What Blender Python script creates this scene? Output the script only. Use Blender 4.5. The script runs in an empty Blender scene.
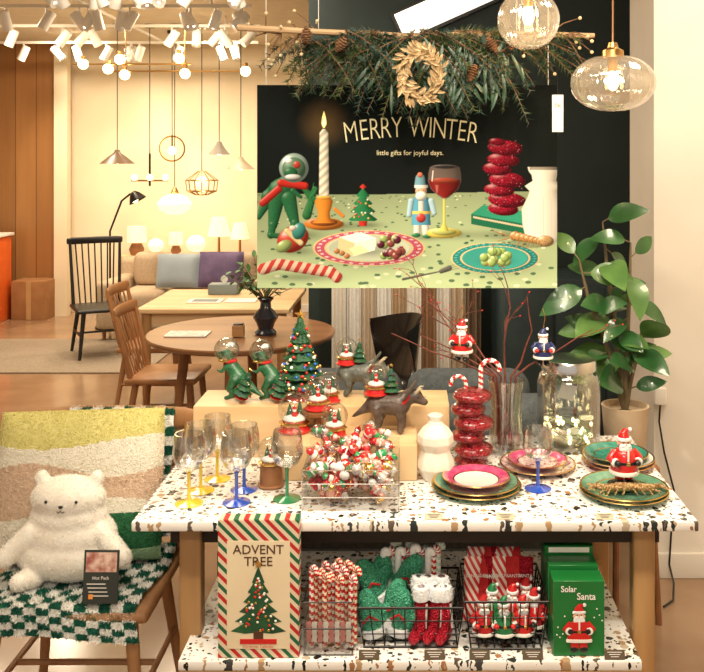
import bpy, bmesh, math, random
import numpy as np
from mathutils import Vector, Matrix, Euler
R=random.Random(11)
pi=math.pi
def TR(x,y,z): return Matrix.Translation((x,y,z))
def RX(a): return Matrix.Rotation(a,4,'X')
def RY(a): return Matrix.Rotation(a,4,'Y')
def RZ(a): return Matrix.Rotation(a,4,'Z')
def SC(x,y=None,z=None):
    if y is None: y=z=x
    return Matrix.Diagonal((x,y,z,1))
# ------------------------------------------------ materials
MC={}
def _new(name):
    m=bpy.data.materials.new(name); m.use_nodes=True
    nt=m.node_tree; return m,nt,nt.nodes,nt.links,nt.nodes['Principled BSDF']
def c4(c): return (c[0],c[1],c[2],1)
def pm(name,c,c2=None,scale=8,rough=.5,metal=0,bump=0,emis=0,spec=.5,stretch=(1,1,1),bscale=None,coat=0,sheen=0):
    if name in MC: return MC[name]
    m,nt,N,L,P=_new(name)
    P.inputs['Roughness'].default_value=rough; P.inputs['Metallic'].default_value=metal
    P.inputs['Specular IOR Level'].default_value=spec
    P.inputs['Coat Weight'].default_value=coat
    P.inputs['Sheen Weight'].default_value=sheen
    tc=N.new('ShaderNodeTexCoord'); mp=N.new('ShaderNodeMapping'); mp.inputs['Scale'].default_value=stretch
    L.new(tc.outputs['Object'],mp.inputs['Vector'])
    nz=N.new('ShaderNodeTexNoise'); nz.inputs['Scale'].default_value=scale; nz.inputs['Detail'].default_value=4
    L.new(mp.outputs['Vector'],nz.inputs['Vector'])
    rp=N.new('ShaderNodeValToRGB'); rp.color_ramp.elements[0].position=.35; rp.color_ramp.elements[1].position=.65
    if c2 is None: c2=[min(1,v*1.08+.002) for v in c]; 
    rp.color_ramp.elements[0].color=c4(c); rp.color_ramp.elements[1].color=c4(c2)
    L.new(nz.outputs['Fac'],rp.inputs['Fac']); L.new(rp.outputs['Color'],P.inputs['Base Color'])
    if emis:
        L.new(rp.outputs['Color'],P.inputs['Emission Color']); P.inputs['Emission Strength'].default_value=emis
    if bump:
        bp=N.new('ShaderNodeBump'); bp.inputs['Strength'].default_value=bump; bp.inputs['Distance'].default_value=.01
        n2=N.new('ShaderNodeTexNoise'); n2.inputs['Scale'].default_value=bscale or scale*3
        L.new(mp.outputs['Vector'],n2.inputs['Vector'])
        L.new(n2.outputs['Fac'],bp.inputs['Height']); L.new(bp.outputs['Normal'],P.inputs['Normal'])
    MC[name]=m; return m
def wood(name,c,c2,axis='X',scale=14,rough=.45):
    st={'X':(.12,1,1),'Y':(1,.12,1),'Z':(1,1,.12)}[axis]
    return pm(name,c,c2,scale=scale,rough=rough,stretch=st,bump=.05)
def glass(name,tint=(1,1,1),lo=.06,hi=.75,rough=.03,body=None,bodyf=0):
    if name in MC: return MC[name]
    m=bpy.data.materials.new(name); m.use_nodes=True; nt=m.node_tree; N=nt.nodes; L=nt.links
    N.remove(N['Principled BSDF']); out=N['Material Output']
    t=N.new('ShaderNodeBsdfTransparent'); t.inputs['Color'].default_value=c4(tint)
    g=N.new('ShaderNodeBsdfGlossy'); g.inputs['Roughness'].default_value=rough
    lw=N.new('ShaderNodeLayerWeight'); lw.inputs['Blend'].default_value=.35
    mr=N.new('ShaderNodeMapRange'); mr.inputs['To Min'].default_value=lo; mr.inputs['To Max'].default_value=hi
    L.new(lw.outputs['Facing'],mr.inputs['Value'])
    mx=N.new('ShaderNodeMixShader'); L.new(mr.outputs['Result'],mx.inputs['Fac']); L.new(t.outputs[0],mx.inputs[1]); L.new(g.outputs[0],mx.inputs[2])
    last=mx
    if body:
        d=N.new('ShaderNodeBsdfDiffuse'); d.inputs['Color'].default_value=c4(body)
        m2=N.new('ShaderNodeMixShader'); m2.inputs['Fac'].default_value=bodyf
        L.new(mx.outputs[0],m2.inputs[1]); L.new(d.outputs[0],m2.inputs[2]); last=m2
    L.new(last.outputs[0],out.inputs['Surface']); MC[name]=m; return m
def stripes(name,cols,d,scale,rough=.5,emis=0):
    if name in MC: return MC[name]
    m,nt,N,L,P=_new(name); P.inputs['Roughness'].default_value=rough
    tc=N.new('ShaderNodeTexCoord'); dp=N.new('ShaderNodeVectorMath'); dp.operation='DOT_PRODUCT'
    L.new(tc.outputs['Object'],dp.inputs[0]); dp.inputs[1].default_value=[v*scale for v in d]
    fr=N.new('ShaderNodeMath'); fr.operation='FRACT'; L.new(dp.outputs['Value'],fr.inputs[0])
    rp=N.new('ShaderNodeValToRGB'); rp.color_ramp.interpolation='CONSTANT'; e=rp.color_ramp.elements
    while len(e)<len(cols): e.new(.5)
    for i,c in enumerate(cols): e[i].position=i/len(cols); e[i].color=c4(c)
    L.new(fr.outputs[0],rp.inputs['Fac']); L.new(rp.outputs['Color'],P.inputs['Base Color'])
    MC[name]=m; return m
def terrazzo(name):
    if name in MC: return MC[name]
    m,nt,N,L,P=_new(name); P.inputs['Roughness'].default_value=.25
    tc=N.new('ShaderNodeTexCoord')
    nz=N.new('ShaderNodeTexNoise'); nz.inputs['Scale'].default_value=70; nz.inputs['Detail'].default_value=1; L.new(tc.outputs['Object'],nz.inputs['Vector'])
    sb=N.new('ShaderNodeVectorMath'); sb.operation='SUBTRACT'; L.new(nz.outputs['Color'],sb.inputs[0]); sb.inputs[1].default_value=(.5,.5,.5)
    scv=N.new('ShaderNodeVectorMath'); scv.operation='SCALE'; scv.inputs['Scale'].default_value=.016; L.new(sb.outputs[0],scv.inputs[0])
    ad=N.new('ShaderNodeVectorMath'); ad.operation='ADD'; L.new(tc.outputs['Object'],ad.inputs[0]); L.new(scv.outputs[0],ad.inputs[1])
    base=(.87,.85,.82); prev=None
    for sc,th,lo,hi in ((38,.42,.12,.42),(78,.50,.10,.38)):
        v=N.new('ShaderNodeTexVoronoi'); v.voronoi_dimensions='2D'; v.inputs['Scale'].default_value=sc
        L.new(ad.outputs[0],v.inputs['Vector'])
        sp=N.new('ShaderNodeSeparateColor'); L.new(v.outputs['Color'],sp.inputs[0])
        mr=N.new('ShaderNodeMapRange'); mr.inputs['From Min'].default_value=th; mr.inputs['To Min'].default_value=lo; mr.inputs['To Max'].default_value=hi
        L.new(sp.outputs[0],mr.inputs['Value'])
        gt=N.new('ShaderNodeMath'); gt.operation='GREATER_THAN'; gt.inputs[1].default_value=th; L.new(sp.outputs[0],gt.inputs[0])
        lt=N.new('ShaderNodeMath'); lt.operation='LESS_THAN'; L.new(v.outputs['Distance'],lt.inputs[0]); L.new(mr.outputs['Result'],lt.inputs[1])
        mu=N.new('ShaderNodeMath'); mu.operation='MULTIPLY'; L.new(gt.outputs[0],mu.inputs[0]); L.new(lt.outputs[0],mu.inputs[1])
        rp=N.new('ShaderNodeValToRGB'); rp.color_ramp.interpolation='CONSTANT'; e=rp.color_ramp.elements
        cs=[(.015,.012,.01),(.36,.17,.08),(.05,.05,.05),(.45,.30,.17),(.12,.09,.07),(.02,.03,.03),(.5,.42,.32)]
        while len(e)<len(cs): e.new(.5)
        for i,c in enumerate(cs): e[i].position=i/len(cs); e[i].color=c4(c)
        L.new(sp.outputs[1],rp.inputs['Fac'])
        mx=N.new('ShaderNodeMix'); mx.data_type='RGBA'; L.new(mu.outputs[0],mx.inputs['Factor'])
        if prev is None: mx.inputs['A'].default_value=c4(base)
        else: L.new(prev,mx.inputs['A'])
        L.new(rp.outputs['Color'],mx.inputs['B']); prev=mx.outputs['Result']
    L.new(prev,P.inputs['Base Color']); MC[name]=m; return m
def planks(name,c,c2,gap,width,axis=0,rough=.4):
    if name in MC: return MC[name]
    m,nt,N,L,P=_new(name); P.inputs['Roughness'].default_value=rough
    tc=N.new('ShaderNodeTexCoord'); sp=N.new('ShaderNodeSeparateXYZ'); L.new(tc.outputs['Object'],sp.inputs[0])
    dv=N.new('ShaderNodeMath'); dv.operation='DIVIDE'; dv.inputs[1].default_value=width; L.new(sp.outputs[axis],dv.inputs[0])
    fl=N.new('ShaderNodeMath'); fl.operation='FLOOR'; L.new(dv.outputs[0],fl.inputs[0])
    fr=N.new('ShaderNodeMath'); fr.operation='FRACT'; L.new(dv.outputs[0],fr.inputs[0])
    wn=N.new('ShaderNodeTexWhiteNoise'); wn.noise_dimensions='1D'; L.new(fl.outputs[0],wn.inputs['W'])
    mp=N.new('ShaderNodeMapping'); mp.inputs['Scale'].default_value=(6,6,.5); L.new(tc.outputs['Object'],mp.inputs[0])
    nz=N.new('ShaderNodeTexNoise'); nz.inputs['Scale'].default_value=3; L.new(mp.outputs[0],nz.inputs[0])
    av=N.new('ShaderNodeMath'); av.operation='ADD'; L.new(wn.outputs[0],av.inputs[0]); L.new(nz.outputs[0],av.inputs[1])
    hf=N.new('ShaderNodeMath'); hf.operation='MULTIPLY'; hf.inputs[1].default_value=.5; L.new(av.outputs[0],hf.inputs[0])
    rp=N.new('ShaderNodeValToRGB'); rp.color_ramp.elements[0].color=c4(c); rp.color_ramp.elements[1].color=c4(c2); L.new(hf.outputs[0],rp.inputs[0])
    gt=N.new('ShaderNodeMath'); gt.operation='LESS_THAN'; gt.inputs[1].default_value=.03; L.new(fr.outputs[0],gt.inputs[0])
    mx=N.new('ShaderNodeMix'); mx.data_type='RGBA'; L.new(gt.outputs[0],mx.inputs['Factor']); L.new(rp.outputs[0],mx.inputs['A']); mx.inputs['B'].default_value=c4(gap)
    L.new(mx.outputs['Result'],P.inputs['Base Color']); MC[name]=m; return m
# ------------------------------------------------ geometry generators
def box(cx,cy,cz,sx,sy,sz):
    x,y,z=sx/2,sy/2,sz/2
    v=[(cx+a*x,cy+b*y,cz+c*z) for a in(-1,1) for b in(-1,1) for c in(-1,1)]
    f=[(0,1,3,2),(4,6,7,5),(0,4,5,1),(2,3,7,6),(0,2,6,4),(1,5,7,3)]
    return v,f
def box2(x0,x1,y0,y1,z0,z1): return box((x0+x1)/2,(y0+y1)/2,(z0+z1)/2,x1-x0,y1-y0,z1-z0)
def rbox(cx,cy,cz,sx,sy,sz,r=.01,seg=3):
    bm=bmesh.new(); bmesh.ops.create_cube(bm,size=1); bmesh.ops.scale(bm,vec=(sx,sy,sz),verts=bm.verts)
    r=min(r,min(sx,sy,sz)*.49)
    bmesh.ops.bevel(bm,geom=list(bm.edges),offset=r,segments=seg,affect='EDGES',profile=.5)
    bm.verts.index_update(); v=[(p.co.x+cx,p.co.y+cy,p.co.z+cz) for p in bm.verts]; f=[tuple(q.index for q in g.verts) for g in bm.faces]; bm.free(); return v,f
def ell(c,r,n=16,m=10):
    if not hasattr(r,'__len__'): r=(r,r,r)
    v=[(c[0],c[1],c[2]+r[2])]; f=[]
    for i in range(1,m):
        t=pi*i/m
        for j in range(n):
            p=2*pi*j/n; v.append((c[0]+r[0]*math.sin(t)*math.cos(p),c[1]+r[1]*math.sin(t)*math.sin(p),c[2]+r[2]*math.cos(t)))
    v.append((c[0],c[1],c[2]-r[2])); last=len(v)-1
    for j in range(n):
        k=(j+1)%n; f.append((0,1+j,1+k)); f.append((last,last-n+k,last-n+j))
        for i in range(m-2): a=1+i*n; f.append((a+j,a+n+j,a+n+k,a+k))
    return v,f
def lathe(prof,n=24,c=(0,0,0),wave=0,wn=8):
    v=[];f=[];rings=[]
    for r,z in prof:
        if r<1e-6: rings.append([len(v)]); v.append((c[0],c[1],c[2]+z))
        else:
            ring=[]
            for j in range(n):
                p=2*pi*j/n; q=r*(1+wave*math.cos(wn*p)); ring.append(len(v)); v.append((c[0]+q*math.cos(p),c[1]+q*math.sin(p),c[2]+z))
            rings.append(ring)
    for a,b in zip(rings,rings[1:]):
        for j in range(n):
            k=(j+1)%n
            if len(a)==1 and len(b)==1: break
            if len(a)==1: f.append((a[0],b[k],b[j]))
            elif len(b)==1: f.append((a[j],a[k],b[0]))
            else: f.append((a[j],a[k],b[k],b[j]))
    return v,f
def tube(pts,rad,n=8,flat=1,closed=False):
    pts=[Vector(p) for p in pts]; N=len(pts)
    if not hasattr(rad,'__len__'): rad=[rad]*N
    v=[];f=[]; u=None
    for i,p in enumerate(pts):
        if closed: t=(pts[(i+1)%N]-pts[i-1])
        else: t=(pts[min(i+1,N-1)]-pts[max(i-1,0)])
        if t.length<1e-9: t=Vector((0,0,1))
        t.normalize()
        if u is None:
            u=Vector((0,0,1)) if abs(t.z)<.9 else Vector((1,0,0))
        u=u-t*u.dot(t)
        if u.length<1e-6: u=t.orthogonal()
        u.normalize(); w=t.cross(u)
        for j in range(n):
            a=2*pi*j/n; q=p+(u*math.cos(a)*flat+w*math.sin(a))*rad[i]; v.append(tuple(q))
    for i in range(N if closed else N-1):
        i2=(i+1)%N
        for j in range(n):
            k=(j+1)%n; f.append((i*n+j,i*n+k,i2*n+k,i2*n+j))
    if not closed:
        f.append(tuple(range(n))[::-1]); f.append(tuple((N-1)*n+j for j in range(n)))
    return v,f
def arc(c,r,a0,a1,n,plane='XZ'):
    o=[]
    for i in range(n+1):
        a=a0+(a1-a0)*i/n; s,t=r*math.cos(a),r*math.sin(a)
        o.append((c[0]+s,c[1],c[2]+t) if plane=='XZ' else (c[0]+s,c[1]+t,c[2]) if plane=='XY' else (c[0],c[1]+s,c[2]+t))
    return o
def leaf(base,d,up,L,W,curl=.2,fold=.15,n=6,shape=1.0):
    d=Vector(d).normalized(); up=Vector(up); s=d.cross(up)
    if s.length<1e-4: s=d.orthogonal()
    s.normalize(); u=s.cross(d); v=[];f=[]
    for i in range(n+1):
        t=i/n; w=W*.5*(math.sin(pi*t**shape)**.8 if 0<t<1 else .02)
        c=Vector(base)+d*L*t*(1-.1*curl*t)-u*L*curl*t*t
        v+= [tuple(c+s*w+u*w*fold*2),tuple(c),tuple(c-s*w+u*w*fold*2)]
    for i in range(n):
        a=i*3; f+=[(a,a+1,a+4,a+3),(a+1,a+2,a+5,a+4)]
    return v,f
def pillow(w,h,t,n=20):
    v=[];f=[]
    for s in(1,-1):
        for i in range(n+1):
            for j in range(n+1):
                a=-1+2*i/n;b=-1+2*j/n
                k=(max(0,(1-a**4))*max(0,(1-b**4)))**.45
                pa=1-.07*(1-b*b); pb=1-.07*(1-a*a)
                v.append((a*w/2*pb,s*t/2*k,b*h/2*pa))
    m=(n+1)**2
    for s in range(2):
        for i in range(n):
            for j in range(n):
                a=s*m+i*(n+1)+j; q=(a,a+1,a+n+2,a+n+1); f.append(q if s else q[::-1])
    return v,f
def mesh_of(o):
    dg=bpy.context.evaluated_depsgraph_get(); me=bpy.data.meshes.new_from_object(o.evaluated_get(dg))
    r=([tuple(p.co) for p in me.vertices],[tuple(p.vertices) for p in me.polygons]); bpy.data.meshes.remove(me); return r
def text(s,size,off=0):
    cu=bpy.data.curves.new('txt','FONT'); cu.body=s; cu.size=size; cu.align_x='CENTER'; cu.align_y='CENTER'; cu.offset=off; cu.resolution_u=3
    o=bpy.data.objects.new('txt',cu); bpy.context.scene.collection.objects.link(o); bpy.context.view_layer.update()
    r=mesh_of(o); bpy.data.objects.remove(o); bpy.data.curves.remove(cu); return r
def organic(caps,voxel,sm=4):
    V=[];F=[]
    def ap(g):
        b=len(V); V.extend(g[0]); F.extend([tuple(i+b for i in q) for q in g[1]])
    for c in caps:
        if len(c)==2: ap(ell(c[0],c[1],20,14))
        else:
            p,r,q,s=c; ap(ell(p,r,12,8)); ap(ell(q,s,12,8)); ap(tube([p,q],[r*.99,s*.99],12))
    me=bpy.data.meshes.new('o'); me.from_pydata(V,[],F); o=bpy.data.objects.new('o',me); bpy.context.scene.collection.objects.link(o)
    m=o.modifiers.new('r','REMESH'); m.mode='VOXEL'; m.voxel_size=voxel
    m=o.modifiers.new('s','SMOOTH'); m.factor=.5; m.iterations=sm
    bpy.context.view_layer.update(); r=mesh_of(o); bpy.data.objects.remove(o); bpy.data.meshes.remove(me); return r
def fur(g,n,L,w,droop=.3,rnd=.5,filt=None):
    V,F=g; tri=[]; ac=[]; t=0
    for q in F:
        for k in range(1,len(q)-1):
            a,b,c=Vector(V[q[0]]),Vector(V[q[k]]),Vector(V[q[k+1]]); cr=(b-a).cross(c-a); A=cr.length
            if A<1e-12: continue
            t+=A; tri.append((a,b,c,cr/A)); ac.append(t)
    import bisect
    ov=[];of=[]
    for _ in range(n):
        a,b,c,nn=tri[min(len(tri)-1,bisect.bisect(ac,R.random()*t))]; x,y=R.random(),R.random()
        if x+y>1: x,y=1-x,1-y
        p=a+(b-a)*x+(c-a)*y
        d=(nn+Vector((R.gauss(0,rnd),R.gauss(0,rnd),R.gauss(0,rnd)-droop))).normalized()
        s=d.cross(Vector((R.gauss(0,1),R.gauss(0,1),R.gauss(0,1)))).normalized()*w
        i=len(ov); l=L*(.6+.6*R.random()); ov+=[tuple(p-s-nn*L*.1),tuple(p+s-nn*L*.1),tuple(p+d*l)]; of.append((i,i+1,i+2))
    return ov,of
class B:
    def __init__(s,name,M=None): s.name=name; s.V=[];s.F=[];s.I=[];s.S=[];s.mats=[];s.M=M or Matrix.Identity(4)
    def add(s,g,m,sm=True,M=None):
        T=s.M@M if M is not None else s.M
        b=len(s.V); V,F=g
        P=[T@Vector(p) for p in V]; s.V.extend([tuple(p) for p in P])
        for k,q in enumerate(F):
            mm=m
            if isinstance(m,list): mm=m[k]
            elif callable(m):
                c=Vector((0,0,0))
                for i in q: c+=Vector(V[i])
                mm=m(c/len(q))
            if mm not in s.mats: s.mats.append(mm)
            s.F.append(tuple(i+b for i in q)); s.I.append(s.mats.index(mm)); s.S.append(sm)
        return s
    def done(s,parent=None,sharp=.75,sub=0):
        xs=[p[0] for p in s.V];ys=[p[1] for p in s.V];zs=[p[2] for p in s.V]
        o=Vector(((min(xs)+max(xs))/2,(min(ys)+max(ys))/2,min(zs)))
        me=bpy.data.meshes.new(s.name); me.from_pydata([(p[0]-o.x,p[1]-o.y,p[2]-o.z) for p in s.V],[],s.F)
        for m in s.mats: me.materials.append(m)
        me.polygons.foreach_set('material_index',s.I); me.polygons.foreach_set('use_smooth',s.S)
        try: me.set_sharp_from_angle(angle=sharp)
        except Exception: pass
        me.update()
        ob=bpy.data.objects.new(s.name,me); ob.location=o; bpy.context.scene.collection.objects.link(ob)
        if parent: ob.parent=parent; ob.matrix_parent_inverse=parent.matrix_world.inverted()
        return ob
# ------------------------------------------------ palette
white=pm('white_paint',(.85,.83,.78),rough=.5)
cream=pm('cream',(.85,.74,.55),rough=.6)
red=pm('red_gloss',(.55,.01,.01),(.65,.02,.02),rough=.25,coat=.5)
redf=pm('red_felt',(.42,.012,.015),(.55,.02,.02),scale=60,rough=.9,bump=.3)
redglit=pm('red_glitter',(.30,.0,.015),(.75,.03,.06),scale=260,rough=.25,metal=.6,bump=1,bscale=240)
redg2=pm('red_sequin_glass',(.14,.0,.006),(.42,.008,.02),scale=170,rough=.14,metal=.45,bump=.9,bscale=180,coat=1)
green=pm('green_gloss',(.01,.16,.05),(.015,.22,.07),rough=.3,coat=.4)
greenglit=pm('green_glitter',(.01,.18,.10),(.1,.5,.3),scale=250,rough=.35,metal=.3,bump=.8,bscale=220)
dgreen=pm('fir_green',(.006,.05,.02),(.015,.10,.035),scale=40,rough=.6)
black=pm('black_satin',(.01,.01,.01),rough=.4)
blackm=pm('black_metal',(.015,.013,.012),rough=.35,metal=.5)
gold=pm('gold',(.85,.55,.18),rough=.25,metal=1)
brass=pm('brass',(.55,.33,.12),rough=.3,metal=1)
silver=pm('silver',(.8,.8,.8),rough=.2,metal=1)
skin=pm('painted_skin',(.75,.42,.28),rough=.45)
snow=pm('snow_white',(.9,.9,.9),(.75,.8,.85),scale=60,rough=.7,bump=.3)
clear=glass('clear_glass',(.97,.98,.97),.05,.6)
clearv=glass('ribbed_clear_glass',(.95,.95,.94),.12,.9)
acry=glass('acrylic',(.95,.96,.96),.04,.5)
oak=wood('oak',(.42,.22,.085),(.58,.34,.15),'X')
oakz=wood('oak_vertical',(.36,.19,.075),(.50,.29,.12),'Z')
ply=wood('light_plywood',(.66,.44,.22),(.78,.56,.32),'X',10)
walnut=wood('brown_wood',(.22,.09,.035),(.32,.14,.055),'X')
chairw=wood('chair_wood',(.34,.16,.065),(.46,.24,.105),'Z')
terr=terrazzo('terrazzo')
# ------------------------------------------------ ROOM
def simple(name,g,m,sm=False):
    b=B(name); b.add(g,m,sm); return b.done()
conc=pm('polished_concrete',(.25,.15,.085),(.40,.26,.16),scale=1.6,rough=.18,bump=.03)
simple('floor',box2(-5.7,2.6,-1.5,10.2,-.1,0),conc)
ceilm=pm('ceiling_paint',(.66,.58,.46),rough=.8)
simple('ceiling',box2(-5.7,2.6,-1.5,10.2,2.9,3.0),ceilm)
wallc=pm('cream_wall_plaster',(.80,.69,.50),(.85,.74,.56),scale=2,rough=.8,bump=.05)
simple('wall_back',box2(-3.7,2.6,9.8,10.0,0,2.9),wallc)
wd=planks('wood_planks',(.22,.095,.028),(.42,.20,.07),(.08,.03,.01),.22,0)
simple('wall_back_wood',box2(-5.6,-3.7,9.6,10.0,0,2.9),wd)
simple('wall_left',box2(-5.7,-5.6,-1.5,10.0,0,2.9),wallc)
simple('wall_right',box2(2.4,2.5,-1.5,10.0,0,2.9),wallc)
b=B('trim_corner'); b.add(box2(-3.76,-3.62,9.5,9.6,0,2.9),wallc,False); b.done()
teal=pm('dark_teal_wall_paint',(.018,.034,.032),(.024,.042,.04),scale=3,rough=.6)
simple('wall_partition_dark',box2(-.62,2.4,5.5,5.62,0,2.9),teal)
colm=pm('column_plaster',(.80,.75,.67),(.85,.80,.72),scale=3,rough=.8,bump=.05)
simple('wall_column_right',box2(.965,2.4,3.56,3.95,0,2.9),colm)
b=B('baseboard_column'); b.add(rbox(1.67,3.552,.05,1.40,.014,.10,.004),colm); b.done()
b=B('baseboard_back'); b.add(box2(-3.6,-.7,9.78,9.8,0,.08),white,False); b.done()
pan=pm('emissive_white_panel',(1,.93,.8),rough=.6,emis=1.3)  # white slanted panel, mild emission put into its material
b=B('slanted_white_panel'); b.add(box(0,0,0,.62,.03,.16),pan,False,TR(.22,5.44,2.58)@RY(-.42)); b.add(box(0,0,0,.66,.02,.2),blackm,False,TR(.22,5.465,2.58)@RY(-.42)); b.done()
cab=pm('slate_cabinet',(.035,.06,.065),(.045,.075,.08),rough=.5)
b=B('storage_cabinet'); b.add(rbox(.93,5.18,.5,.84,.5,1.0,.01),cab,False)
for i in range(3):
    b.add(rbox(.65+.28*i,4.925,.5,.27,.02,.9,.005),cab,False); b.add(tube([(.74+.28*i,4.905,.45),(.74+.28*i,4.905,.6)],.006),brass)
b.done()
b=B('hanging_fabric_samples')
cols=[(.82,.78,.70),(.88,.86,.82),(.66,.55,.42),(.88,.86,.82),(.55,.40,.26),(.86,.82,.75),(.36,.21,.11),(.86,.82,.75),(.62,.49,.35),(.20,.13,.08)]
x=-.46
for i,c in enumerate(cols):
    mm=pm('fabric_%d'%i,c,rough=.9,bump=.2,scale=60); w=.086; v=[];f=[]; n=12
    for k in range(n+1):
        xx=x+w*k/n; yy=5.28+.018*math.sin(k/n*pi*4+i)
        v+=[(xx,yy,.22),(xx,yy,1.70)]
    for k in range(n): f.append((2*k,2*k+2,2*k+3,2*k+1))
    b.add((v,f),mm); x+=.088
b.add(tube([(-.5,5.28,1.71),(.46,5.28,1.71)],.012),blackm)
b.add(tube([(-.5,5.28,1.71),(-.5,5.49,1.71)],.01),blackm); b.add(tube([(.46,5.28,1.71),(.46,5.49,1.71)],.01),blackm)
b.done()
# ------------------------------------------------ MAIN TABLE
TZ=.745
b=B('display_table')
b.add(rbox(.0125,2.605,TZ-.0125,1.42,.71,.025,.004,2),terr,False)
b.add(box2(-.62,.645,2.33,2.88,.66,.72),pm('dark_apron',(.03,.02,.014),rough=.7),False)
for sx,sy in((-.565,2.335),(.602,2.335),(-.565,2.87),(.602,2.87)):
    b.add(rbox(sx,sy,.36,.056,.05,.72,.006),oakz,False)
b.add(rbox(0,2.5,.418,1.13,.62,.024,.003,2),terr,False)
b.add(rbox(0,2.5,.392,1.13,.62,.026,.003,2),oak,False)
b.add(box2(-.56,.6,2.80,2.83,.3,.39),oak,False)
b.done()
SZ=.43
b=B('wooden_riser'); b.add(rbox(-.27,2.835,TZ+.0785,.78,.195,.155,.003,2),ply,False)
b.add(rbox(-.18,2.63,TZ+.051,.40,.19,.10,.003,2),ply,False); b.done()
# ------------------------------------------------ POSTER (printed photograph, painted procedurally on a fine grid)
def paint():
    W,H=600,406
    U,V=np.meshgrid((np.arange(W)+.5)/2,(np.arange(H)+.5)/2)
    rng=np.random.default_rng(3)
    nz=rng.random((H,W))
    img=np.zeros((H,W,3)); img[:]=(.005,.008,.007)
    def bl(m,c): 
        m=np.clip(m,0,1)[...,None]; img[:]=img*(1-m)+np.asarray(c)*m
    def shade(ox,oy,col,amb,spec,tex=None):
        d=np.clip(ox*ox+oy*oy,0,1); z=np.sqrt(1-d); l=np.clip(-.5*ox-.55*oy+.67*z,0,1)
        c=np.asarray(col)[None,None,:]*(amb+(1.15-amb)*l)[...,None]
        if tex is not None: c=c*tex[...,None]
        return c+spec*(l**22)[...,None]
    def sph(cx,cy,rx,ry,col,spec=.3,amb=.25,a=0,al=1,tex=None):
        x=U-cx;y=V-cy; ca,sa=math.cos(a),math.sin(a); X=(x*ca+y*sa)/rx;Y=(-x*sa+y*ca)/ry; d=np.sqrt(X*X+Y*Y)
        bl((1-d)*min(rx,ry)*1.6*al if al==1 else np.clip((1-d)*min(rx,ry)*1.6,0,1)*al,shade(X*ca-Y*sa,X*sa+Y*ca,col,amb,spec,tex))
    def cap(x1,y1,r1,x2,y2,r2,col,spec=.15,amb=.25,tex=None):
        dx,dy=x2-x1,y2-y1; L=dx*dx+dy*dy+1e-9; t=np.clip(((U-x1)*dx+(V-y1)*dy)/L,0,1); r=r1+(r2-r1)*t
        ox=(U-x1-t*dx)/r; oy=(V-y1-t*dy)/r; d=np.sqrt(ox*ox+oy*oy); bl((1-d)*r*1.6,shade(ox,oy,col,amb,spec,tex))
    def prof(ys,hw,cx,col,spec=.2,amb=.3,al=1,tex=None):
        w=np.interp(V,ys,hw); ins=(V>=ys[0])&(V<=ys[-1]); x=(U-cx)/np.maximum(w,.01); d=np.abs(x)
        bl(np.clip((1-d)*w*1.6,0,1)*ins*al,shade(np.clip(x,-1,1),0*x-.0,col,amb,spec,tex))
    def inpoly(pts):
        m=np.zeros((H,W),bool); n=len(pts)
        for i in range(n):
            x1,y1=pts[i];x2,y2=pts[(i+1)%n]
            if y1==y2: continue
            c=((y1>V)!=(y2>V))&(U<(x2-x1)*(V-y1)/(y2-y1)+x1); m^=c
        return m
    def poly(pts,col,g=(0,0),al=1):
        m=inpoly(pts); cx=sum(p[0] for p in pts)/len(pts); cy=sum(p[1] for p in pts)/len(pts)
        k=1+g[0]*(U-cx)+g[1]*(V-cy); bl(m*1.0*al,np.asarray(col)[None,None,:]*np.clip(k,.2,2)[...,None])
    def shadow(cx,cy,rx,ry,k):
        d=((U-cx)/rx)**2+((V-cy)/ry)**2; img[:]*=(1-k*np.exp(-d*1.6))[...,None]
    cl=np.array((.40,.50,.28)); m=V>108+(V*0)+1.5*np.sin(U/60)
    f=np.clip((V-108)/95,0,1); g=(.60+.55*f)*(1.06-.25*np.abs(U/300-.5))
    bl(m*1.0,cl[None,None,:]*g[...,None])
    for i in range(330):
        v=110+rng.random()**1.4*93; u=rng.random()*300; s=.45+1.1*(v-108)/95
        d=((U-u)/(2.1*s))**2+((V-v)/(1.0*s))**2; bl((d<1)*.85,(.03,.10,.05) if i%4 else (.7,.72,.5))
    G=(.02,.13,.05)
    shadow(40,150,30,6,.6)
    for a in((50,130,5,58,104,3),(54,112,4,44,100,2)): cap(*a,(.03,.16,.05))
    for i in range(40): 
        a=rng.random()*6.3; r=rng.random()*15; cap(54,112,1,54+r*math.cos(a)*.6,112+r*math.sin(a),.6,(.03,.2,.06))
    sk=.8+.5*nz
    cap(2,132,3,12,112,7,G,tex=sk); cap(12,112,8,24,106,13,G,tex=sk); cap(24,106,13,34,96,9,G,tex=sk); cap(20,112,9,16,140,5,G,tex=sk); cap(16,140,4,14,150,4,G,tex=sk); cap(32,114,8,38,138,5,G,tex=sk); cap(38,138,4,36,148,4,G,tex=sk); cap(14,150,3,22,151,3,G); cap(36,148,3,45,149,3,G); cap(36,106,3,44,112,2,G)
    cap(6,118,4,22,104,4,(.5,.03,.02)); cap(24,98,4,48,101,4,(.55,.03,.02))
    sph(37,83,15,15,(.30,.40,.36),.9,.3); sph(37,84,12,12,(.10,.22,.13),.3); sph(34,88,7,6,G,.2); sph(40,80,4,4,(.5,.06,.04)); sph(36,92,9,3,(.7,.72,.7)); sph(32,76,4,3,(.9,.95,.9),.5)
    shadow(82,141,26,5,.5)
    g=np.clip(1-((U-67)**2/900+(V-38)**2/900),0,1)**2; img[:]+=g[...,None]*np.array((.09,.05,.015))
    tx=.82+.25*np.sin((V+ (U-67)*.9)*.75); prof([44,48,110,123],[1.5,4.6,5.2,5.8],67,(.88,.83,.66),.1,.45,tex=tx)
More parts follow.
